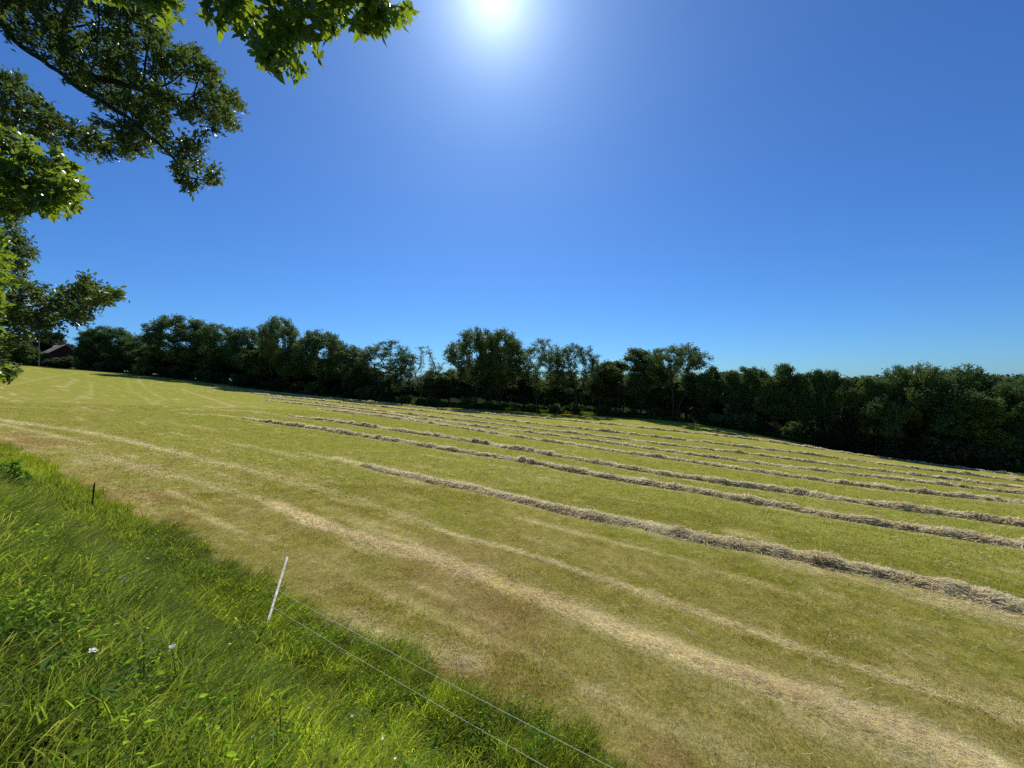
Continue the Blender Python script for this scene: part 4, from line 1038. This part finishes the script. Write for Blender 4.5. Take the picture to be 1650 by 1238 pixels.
dirp = pos[c] - pos[par[c]]; dirp /= np.linalg.norm(dirp, axis=1, keepdims=True)
T_M2 = (T_MAPLE[0] * np.array([1, 1, 0]) + np.column_stack([0 * T_MAPLE[0][:, 0], 0 * T_MAPLE[0][:, 0], .45 * np.abs(T_MAPLE[0][:, 0]) - .35 * T_MAPLE[0][:, 1] ** 2 + .12 * np.sin(T_MAPLE[0][:, 0] * 9)]), T_MAPLE[1])
V, Fc, T = leaves(T_M2, ctr, rand_rot(NL, g, .35, .6, dirp * .8), .070 * np.where((pos[c][:, 1] < 2.95) & (pos[c][:, 0] > -3.3), 1.25, 1.0) * g.uniform(.6, 1.25, NL), np.clip(g.normal(.5, .25, NL), 0, 1))
np_obj('crown', V, Fc, M_MAPLE, maple, attrs={'tint': T})
print('maple nodes', len(pos), 'tips', len(tips))

# ------------------------------------------------------------------ broad weeds and small flowers in the verge
M_PETAL = mat_noise('white_petal', (.7, .7, .68), (.85, .85, .83), 30, .6, 0, .001)
T_LANCE = fan([(0, 0), (.10, .15), (.17, .4), (.14, .7), (.06, .92), (0, 1.0), (-.06, .92), (-.14, .7), (-.17, .4), (-.10, .15)], .4)
def weed_mesh(seed, n, h, L):
    g = np.random.default_rng(seed); z = g.uniform(.1, 1, n) * h; a = g.uniform(0, 6.28, n)
    ctr = np.column_stack([np.cos(a) * .03, np.sin(a) * .03, z]); tip = np.column_stack([np.cos(a), np.sin(a), g.uniform(.1, .9, n)])
    V, Fc, T = leaves(T_LANCE, ctr, rand_rot(n, g, 1.5, 0, tip * 3), L * g.uniform(.6, 1.2, n), g.uniform(0, 1, n))
    sV, sF = tube_pts([(0, 0, -.05), (.01, 0, h * .5), (0, .01, h)], [.006, .005, .002], 5)
    return np_mesh('foliage', V, Fc, [M_WEED], attrs={'tint': T}), np_mesh('stem', sV, sF, [M_WEED], attrs={'tint': np.full(len(sV), .6)})
weeds = [weed_mesh(1, 16, .36, .10), weed_mesh(2, 26, .46, .075), weed_mesh(3, 14, .34, .12)]
WP = [(165, 940, 0), (250, 905, 1), (60, 1010, 1), (330, 990, 2), (230, 1080, 0), (360, 1150, 1), (160, 1150, 2), (480, 1090, 0), (560, 1120, 2), (620, 1160, 1), (760, 1180, 1), (410, 1010, 1), (120, 880, 2), (520, 1020, 1), (300, 1190, 0), (680, 1110, 2), (40, 900, 0), (340, 905, 2), (90, 1090, 2), (860, 1210, 2), (450, 1180, 1)]
for px, py, k in WP:
    p = hit(px, py + 25); o = empty('broadleaf_weed', (p[0], p[1], gz(p[0], p[1])), RNG.uniform(0, 6.28)); s = RNG.uniform(.5, .8); o.scale = (s, s, s)
    tag(o, 'broad-leaved green weed growing among the tall verge grass', 'weed', 'broad-leaved weeds in the verge')
    for nm, me in (('foliage', weeds[k][0]), ('stem', weeds[k][1])):
        c = bpy.data.objects.new(nm, me); COL.objects.link(c); c.parent = o
# bright leafy plants at the left edge
for j, (px, py, h) in enumerate(((2, 792, .75), (20, 788, .55))):
    p = hit(px, py); put_tree('sapling', 'sapling', p[0], p[1], h, h * .6, ('taller' if j == 0 else 'smaller') + ' bright leafy sapling in the tall grass at the left edge', 'sapling', 'leafy saplings at the left edge', sink=.02)
# flowers
T_PETAL = fan([(0, 0), (.22, .35), (.3, .8), (.12, 1.0), (-.12, 1.0), (-.3, .8), (-.22, .35)], .1)
gp_ = np.random.default_rng(9)
def flower(np_, L):
    a = np.arange(np_) * 2 * math.pi / np_; R = np.stack([np.array([[-math.sin(t), math.cos(t), .0], [math.cos(t), math.sin(t), .25], [0, 0, 1]]).T for t in a])
    return leaves(T_PETAL, np.zeros((np_, 3)) + np.array([0, 0, .0]), R, np.full(np_, L), np.zeros(np_))
V, Fc, T = flower(9, .022); fl1 = np_mesh('petals', V, Fc, [M_PETAL])
um = [flower(6, .016) for _ in range(10)]; VV = []; FF = []; o_ = 0
for k, (V, Fc, T) in enumerate(um):
    V = V + np.array([math.cos(k * 2.4) * .018 * math.sqrt(k), math.sin(k * 2.4) * .018 * math.sqrt(k), .01 - .002 * k]); VV.append(V); FF.append(Fc + o_); o_ += len(V)
fl2 = np_mesh('petals', np.concatenate(VV), np.concatenate(FF), [M_PETAL])
sV, sF = tube_pts([(0, 0, -1), (.02, 0, -.5), (0, 0, 0)], [.004, .0035, .002], 5); stm = np_mesh('stem', sV, sF, [M_WEED], attrs={'tint': np.full(len(sV), .5)})
FP = [(150, 1048, 1), (200, 931, 1), (238, 900, 0), (370, 1038, 0), (276, 1043, 1), (407, 1187, 0), (617, 1190, 0), (567, 1153, 0), (637, 1222, 0), (498, 1140, 0)]
for px, py, k in FP:
    u = (px - CX) / F; v = (CY - py) / F
    hgt = .30; Y = 1.2                       # flower head this far above the ground, along the sight line
    for Yt in np.linspace(1.2, 12, 700):
        if v * Yt - gz(u * Yt, Yt) < hgt: Y = Yt; break
    p = np.array([u * Y, Y, v * Y]); o = empty('white_flower', (p[0], p[1], p[2]), RNG.uniform(0, 6.28))
    tag(o, 'white umbel flower head rising out of the verge grass' if k else 'small white daisy-like flower in the verge grass', 'flower', 'white umbel flowers in the verge' if k else 'small white flowers in the verge')
    c = bpy.data.objects.new('petals', fl2 if k else fl1); COL.objects.link(c); c.parent = o; q_ = min(1.2, (6.5 / F * Y / .065) if k else (2.3 / F * Y / .022)); c.scale = (q_, q_, q_); c.rotation_euler = (RNG.normal(.3, .2), RNG.normal(0, .3), 0)
    c = bpy.data.objects.new('stem', stm); COL.objects.link(c); c.parent = o; c.scale = (1, 1, hgt + .02)

# ------------------------------------------------------------------ sky and sun
SUN = Vector((-.045, 1.0, .985)).normalized()
el = math.asin(SUN.z); azs = math.atan2(SUN.x, SUN.y)
w = bpy.data.worlds.new('World'); scene.world = w; w.use_nodes = True; nt = w.node_tree; nt.nodes.clear()
sky = nt.nodes.new('ShaderNodeTexSky'); sky.sky_type = 'NISHITA'; sky.sun_disc = False; sky.sun_elevation = el; sky.sun_rotation = azs
sky.air_density = 1.0; sky.dust_density = .25; sky.ozone_density = 2.2; sky.altitude = 0
tc = nt.nodes.new('ShaderNodeTexCoord')
dot = nt.nodes.new('ShaderNodeVectorMath'); dot.operation = 'DOT_PRODUCT'; nt.links.new(tc.outputs['Generated'], dot.inputs[0]); dot.inputs[1].default_value = SUN
def mth(op, a, b=None, c=None):
    m = nt.nodes.new('ShaderNodeMath'); m.operation = op
    for i, v in enumerate((a, b, c)):
        if v is None: continue
        if isinstance(v, (int, float)): m.inputs[i].default_value = v
        else: nt.links.new(v, m.inputs[i])
    return m.outputs[0]
ang = mth('ARCCOSINE', mth('MINIMUM', dot.outputs['Value'], 1.0))
def lobe(width, amp, p=2.0): return mth('MULTIPLY', mth('EXPONENT', mth('MULTIPLY', mth('POWER', mth('DIVIDE', ang, width), p), -1.0)), amp)
g1 = lobe(.062, 11.0, 1.3); g2 = lobe(.13, 2.8, 1.2); g3 = lobe(.50, .75, 1.5)
glow = mth('ADD', mth('ADD', g1, g2), g3)
gcol = mixrgb(nt, (0, 0, 0), (.86, .95, 1.05), 1.0); gm = nt.nodes.new('ShaderNodeVectorMath'); gm.operation = 'SCALE'; nt.links.new(gcol, gm.inputs[0]); nt.links.new(glow, gm.inputs['Scale'])
hs_ = nt.nodes.new('ShaderNodeHueSaturation'); hs_.inputs['Saturation'].default_value = 1.05; hs_.inputs['Value'].default_value = 1.0; nt.links.new(sky.outputs[0], hs_.inputs['Color'])
tint_ = mixrgb(nt, hs_.outputs[0], (.38, .76, 1.28), 1.0, 'MULTIPLY')
ad = nt.nodes.new('ShaderNodeVectorMath'); ad.operation = 'ADD'; nt.links.new(tint_, ad.inputs[0]); nt.links.new(gm.outputs[0], ad.inputs[1])
bg = nt.nodes.new('ShaderNodeBackground'); bg.inputs['Strength'].default_value = .085; nt.links.new(ad.outputs[0], bg.inputs[0])
wo = nt.nodes.new('ShaderNodeOutputWorld'); nt.links.new(bg.outputs[0], wo.inputs[0])

ld = bpy.data.lights.new('sun', 'SUN'); ld.energy = 5.0; ld.angle = math.radians(.53); ld.color = (1.0, .955, .88)
lo_ = bpy.data.objects.new('sun', ld); COL.objects.link(lo_); lo_.rotation_euler = (-SUN).to_track_quat('-Z', 'Y').to_euler(); lo_.location = (0, 0, 60)

# ------------------------------------------------------------------ camera and output
cd = bpy.data.cameras.new('camera'); cd.sensor_width = 36; cd.lens = 36 * F / 1650; cd.clip_start = .05; cd.clip_end = 9000
cam = bpy.data.objects.new('camera', cd); COL.objects.link(cam); cam.location = (0, 0, 0); cam.rotation_euler = (math.radians(90), 0, 0)
scene.camera = cam
scene.view_settings.view_transform = 'Standard'; scene.view_settings.look = 'None'; scene.view_settings.exposure = 0; scene.view_settings.gamma = 1
scene.render.engine = 'CYCLES'; scene.cycles.max_bounces = 6; scene.cycles.transparent_max_bounces = 4; scene.cycles.diffuse_bounces = 3; scene.cycles.transmission_bounces = 3
scene.cycles.use_denoising = False
